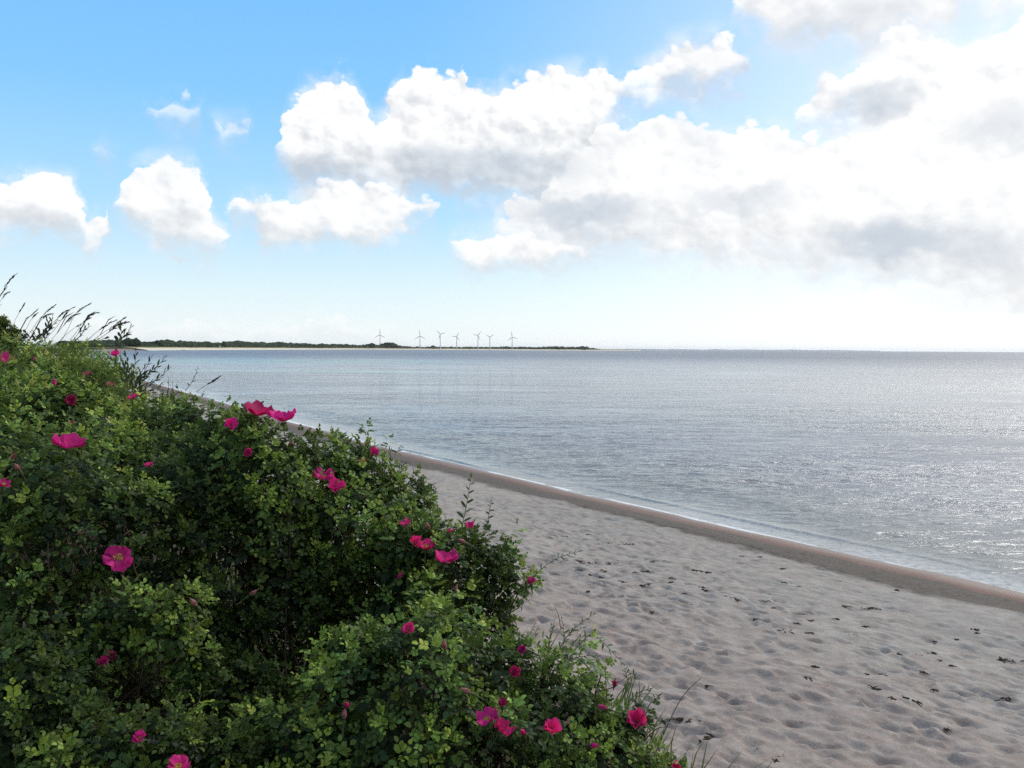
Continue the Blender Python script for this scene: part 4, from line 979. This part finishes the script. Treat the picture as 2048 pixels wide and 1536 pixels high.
for lab, stems, ln, wd, step in (
        ("tall dark weed with a round seed top among the grass heads", [C1((600, 975), (600, 850), (625, 740), (680, 640)), C1((600, 900), (640, 760), (740, 690)), C1((605, 860), (580, 800), (600, 660))], .050, .35, .020),
        ("slender dark weed between the grass heads, left of the far tree clump", [C1((1000, 985), (1050, 890), (1090, 820), (1118, 745)), C1((1080, 850), (1120, 800), (1178, 755))], .036, .35, .022),
        ("squat dark weed with spiky upright leaves left of the round topped weed", [C1((480, 975), (470, 900), (480, 825)), C1((470, 970), (430, 910), (415, 870)), C1((480, 960), (520, 900), (560, 850)), C1((380, 975), (340, 920), (330, 880))], .070, .24, .022),
        ("dark weed with two long pointed leaves in front of the far tree clump", [C1((1620, 990), (1640, 920), (1690, 850), (1752, 778)), C1((1610, 980), (1590, 900), (1618, 808)), C1((1620, 985), (1670, 930), (1705, 885))], .060, .34, .022),
        ("dark broad leaved weed right beside the dune tree", [C1((300, 985), (280, 910), (300, 850)), C1((290, 985), (250, 920), (240, 850))], .05, .55, .022)):
    sprig("dark_weed", lab, "weed", stems, 4.8, ln, wd, step, (.022, .030, .020), "dark weeds on the dune crest", .003, spread=.6, start=.1)

# grass blades between the crest shrubs
g_V = []; g_F = []; g_T = []; rng = np.random.default_rng(41)
for k in range(1100):
    px = rng.uniform(-40, 250); py = rng.uniform(690, 800); d = rng.uniform(5.0, 8.5)
    if px > 190 and py < 735: continue
    p = at(px, py + 14, d); h_ = rng.uniform(.05, .14); lean = np.array([rng.normal(.05, .05), rng.normal(0, .05), h_]); w = .0028
    n = 4 * k if False else sum(len(v) for v in g_V[-1:]) * 0 + len(g_V) * 5
    g_V.append(np.array([p + (-w, 0, 0), p + (w, 0, 0), p + lean * .55 + (-w, 0, 0), p + lean * .55 + (w, 0, 0), p + lean + np.array([.03, 0, -.01])]))
    g_F += [(n, n + 1, n + 3), (n, n + 3, n + 2), (n + 2, n + 3, n + 4)]
    g_T.append(np.tile(np.array([.15, .18, .04, 1]) * np.array([*([rng.uniform(.6, 1.3)] * 3), 1]), (5, 1)))
for k in range(5200):
    y = rng.uniform(3.5, 26) if k % 3 else rng.uniform(20, 70); D_ = rng.uniform(13.7, 24); x = float(shore_x(y)) - D_ / CS
    if (x * x + y * y) < 9 or float(fbm(np.array(x * .9), np.array(y * .9), 12, 2)) < -.15: continue
    z = float(ground_z(x, y))
    for q in range(5):
        p = np.array([x + rng.normal(0, .05), y + rng.normal(0, .05), z - .02]); h_ = rng.uniform(.16, .42); w = .0045
        lean = np.array([rng.normal(.06, .09), rng.normal(0, .09), h_]); n = len(g_V) * 5
        g_V.append(np.array([p + (-w, 0, 0), p + (w, 0, 0), p + lean * .55 + (-w, 0, 0), p + lean * .55 + (w, 0, 0), p + lean * (1.05, 1.05, .95) + np.array([.03, 0, 0])]))
        g_F += [(n, n + 1, n + 3), (n, n + 3, n + 2), (n + 2, n + 3, n + 4)]
        g_T.append(np.tile(np.array([.15, .17, .06, 1]) * np.array([*([rng.uniform(.6, 1.3)] * 3), 1]), (5, 1)))
tag(mesh_obj("dune_grass", np.concatenate(g_V), np.array(g_F), m_leaf, tint=np.concatenate(g_T), smooth=False), "fine light green grass growing through the shrubs on the dune crest", "grass", kind="stuff")

# dark tree on the dune at the left edge
p0 = at(-40, 700, 24.0); p0[2] = float(ground_z(p0[0], p0[1]))
tree = empty("dune_tree", p0, "dark windswept tree at the far left on the dune crest", "tree")
g = Geo(); top = at(-30, 655, 24.0); g.tube([p0 - (0, 0, .2), (p0 + top) / 2 + (.05, 0, 0), top], [.12, .09, .04], 7)
for a in ((0, 650), (20, 665), (-70, 640), (30, 680), (-20, 638)): g.tube([(p0 + top) / 2, at(*a, 24.1)], [.05, .015], 5)
g.obj("trunk", m_cane, tree)
P = []; N = []
for a, b, r in ((-60, 655, 36), (-24, 662, 30), (2, 668, 28), (18, 680, 18), (4, 645, 10), (28, 668, 6), (34, 688, 8), (-30, 705, 45)):
    c = at(a, b, 24.0); rr = r * 24 / FPX
    n = int(60 + 900 * rr * rr); dirs = rng.normal(0, 1, (n, 3)); dirs /= np.linalg.norm(dirs, axis=1)[:, None]
    P.append(c + dirs * rr * rng.uniform(.5, 1.0, (n, 1)) ** .5); N.append(dirs + np.array([0, 0, .4]))
P = np.concatenate(P); N = np.concatenate(N)
V, F, T = place_shoots(P, N, np.full(len(P), 1.15), rng, .45)
mesh_obj("crown", V, F, m_leaf, tree, tint=T, smooth=False)
# ------------------------------------------------------------------ things lying on the sand
m_weed_dry, nt = material("dry_seaweed")
pos = nt.n('ShaderNodeNewGeometry').outputs['Position']
out(nt, principled(nt, nt.mix(nt.lin(nt.noise(pos, 45.0, 3, .6), .3, .7), (.032, .022, .018), (.11, .07, .05)), .85, None, .15))
def K(*p): return [(1150 + x / 2.28, 1000 + y / 2.28, w / 2.28) for x, y, w in p]
def seaweed(px, py, wpx, label, k, shape=None):
    rng = np.random.default_rng(5000 + k); p = hit_ground(px, py); s = p[1] / FPX; L = max(wpx * s, .05) * rng.uniform(.85, 1.4)
    root_p = p.copy(); g = Geo()
    n = max(5, int(L / rng.uniform(.018, .045))); ang0 = rng.normal(0, .25)
    for j in range(n):
        a = rng.normal(0, .30) * L if wpx > 26 else rng.normal(0, .25) * L
        a = float(np.clip(a, -.5 * L, .5 * L)) + L * .0
        q = p + np.array([a * math.cos(ang0), a * math.sin(ang0) + rng.normal(0, .16) * min(L, .25), 0])
        ln = rng.uniform(.03, .13); th = rng.uniform(0, 6.28); m = 5; pts = []
        for i in range(m):
            f = i / (m - 1) - .5
            x, y = q[0] + f * ln * math.cos(th) + rng.normal(0, .012), q[1] + f * ln * math.sin(th) + rng.normal(0, .012)
            pts.append((x, y, p[2] + .006 + .016 * (1 - 4 * f * f) * rng.random() + (float(ground_z(x, y)) - float(ground_z(p[0], p[1]))) * .8))
        g.tube(pts, np.array([.003, .008, .010, .007, .002]) * rng.uniform(.5, 1.15), 5)
    o = g.obj("seaweed", m_weed_dry)
    tag(o, label, "seaweed", "dark seaweed scraps on the sand"); rebase(o, root_p)
NAMED = [(*K((965, 601, 104))[0], "longest chain of black seaweed clumps in the middle of the sand"), (*K((1355, 497, 120))[0], "long thin greenish seaweed strip slanting down to the right"),
         (*K((1065, 610, 40))[0], "seaweed clump ending the longest chain at its right"), (*K((1270, 620, 36))[0], "round black seaweed ball right of the longest chain"),
         (*K((1235, 488, 42))[0], "dark seaweed lump left of the long greenish strip"), (*K((885, 465, 62))[0], "two-part seaweed scrap near the middle of the beach, above a lone footprint"),
         (*K((235, 205, 66))[0], "long dark seaweed streak high on the beach near the damp strip"), (*K((585, 330, 72))[0], "broad seaweed streak halfway between thicket and wet sand"),
         (*K((590, 1096, 110))[0], "knobbly seaweed chain low on the sand beside the leaning stalk"), (*K((950, 1170, 96))[0], "reddish seaweed heap at the bottom edge of the sand"),
         (1120, 1075, 40, "seaweed streak level with the arching sprig's tip"), (*K((1990, 735, 90))[0], "grey seaweed line at the right edge of the sand"), (*K((620, 855, 42))[0], "flat dark seaweed patch at the upper end of the leaning stalk")]
k = 0
for px, py, w, lab in NAMED: seaweed(px, py, w, lab, k); k += 1
REST = K((300, 330, 62), (435, 360, 32), (320, 390, 52), (220, 375, 40), (225, 445, 52), (515, 478, 17), (715, 450, 42), (1025, 525, 27), (825, 545, 40), (1070, 550, 40), (1825, 595, 27), (1565, 710, 24), (1065, 818, 28), (1395, 800, 32), (1090, 762, 20), (1370, 860, 40), (1440, 908, 32), (1970, 910, 60), (1700, 1050, 15), (550, 1010, 62), (640, 1025, 52), (910, 1195, 42), (130, 325, 42), (80, 290, 32), (20, 280, 32), (1625, 700, 42), (1470, 705, 22), (580, 400, 62), (60, 345, 30), (150, 290, 24), (10, 325, 26), (360, 280, 30), (100, 185, 24), (60, 160, 22), (160, 200, 20), (760, 258, 24), (845, 262, 22), (945, 315, 26), (1465, 412, 22), (740, 460, 20), (960, 380, 24), (1020, 397, 26), (350, 515, 10), (1010, 565, 36), (1740, 640, 16), (1640, 650, 14), (1500, 905, 22), (1560, 925, 26), (1330, 800, 16), (1040, 1020, 14), (850, 1140, 40), (480, 1005, 40), (1830, 610, 18), (1665, 735, 16), (1190, 545, 14), (1320, 580, 16), (905, 495, 16), (60, 420, 12), (115, 355, 20), (500, 430, 14), (600, 415, 26), (270, 335, 24), (440, 378, 26), (1590, 790, 20), (1720, 760, 26), (1640, 870, 18), (1930, 920, 26))
for px, py, w in REST: seaweed(px, py, w, "small dark scrap of dry seaweed lying loose on the pale sand", k); k += 1
# pale feather
p = hit_ground(1093, 1047); g = Geo()
a = np.array([p + (-.03, 0, .02), p + (.0, 0, .05), p + (.03, .0, .11), p + (.035, 0, .17)])
g.tube(a, [.004, .006, .005, .002], 5)
for i in range(9):
    f = i / 8; q = a[1] * (1 - f) + a[3] * f
    for sg in (-1, 1): g.add([q, q + (sg * .022, .004, .026), q + (sg * .010, .003, .036), q + (0, 0, .012)], [(0, 1, 2, 3)])
o = g.obj("feather", plain("feather", (.75, .73, .70), .8)); rebase(o, p); tag(o, "single white feather stuck upright in the sand", "feather")
# ------------------------------------------------------------------ sea air
m_haze = bpy.data.materials.new("haze"); m_haze.use_nodes = True; nt = NT(m_haze.node_tree)
pv = nt.n('ShaderNodeVolumePrincipled'); pv.inputs['Color'].default_value = (.95, .975, 1.0, 1); pv.inputs['Density'].default_value = 2.0e-5; pv.inputs['Anisotropy'].default_value = .4
ho = nt.n('ShaderNodeOutputMaterial'); nt.L.new(pv.outputs[0], ho.inputs['Volume'])
a, b, c, d, e, f = -45000, 45000, -4000, 45000, -8, 130
o = mesh_obj("haze", [(a, c, e), (b, c, e), (b, d, e), (a, d, e), (a, c, f), (b, c, f), (b, d, f), (a, d, f)], [(3, 2, 1, 0), (4, 5, 6, 7), (0, 1, 5, 4), (1, 2, 6, 5), (2, 3, 7, 6), (3, 0, 4, 7)], m_haze, smooth=False)
tag(o, "thin pale sea haze over the bay", "haze", kind="stuff")
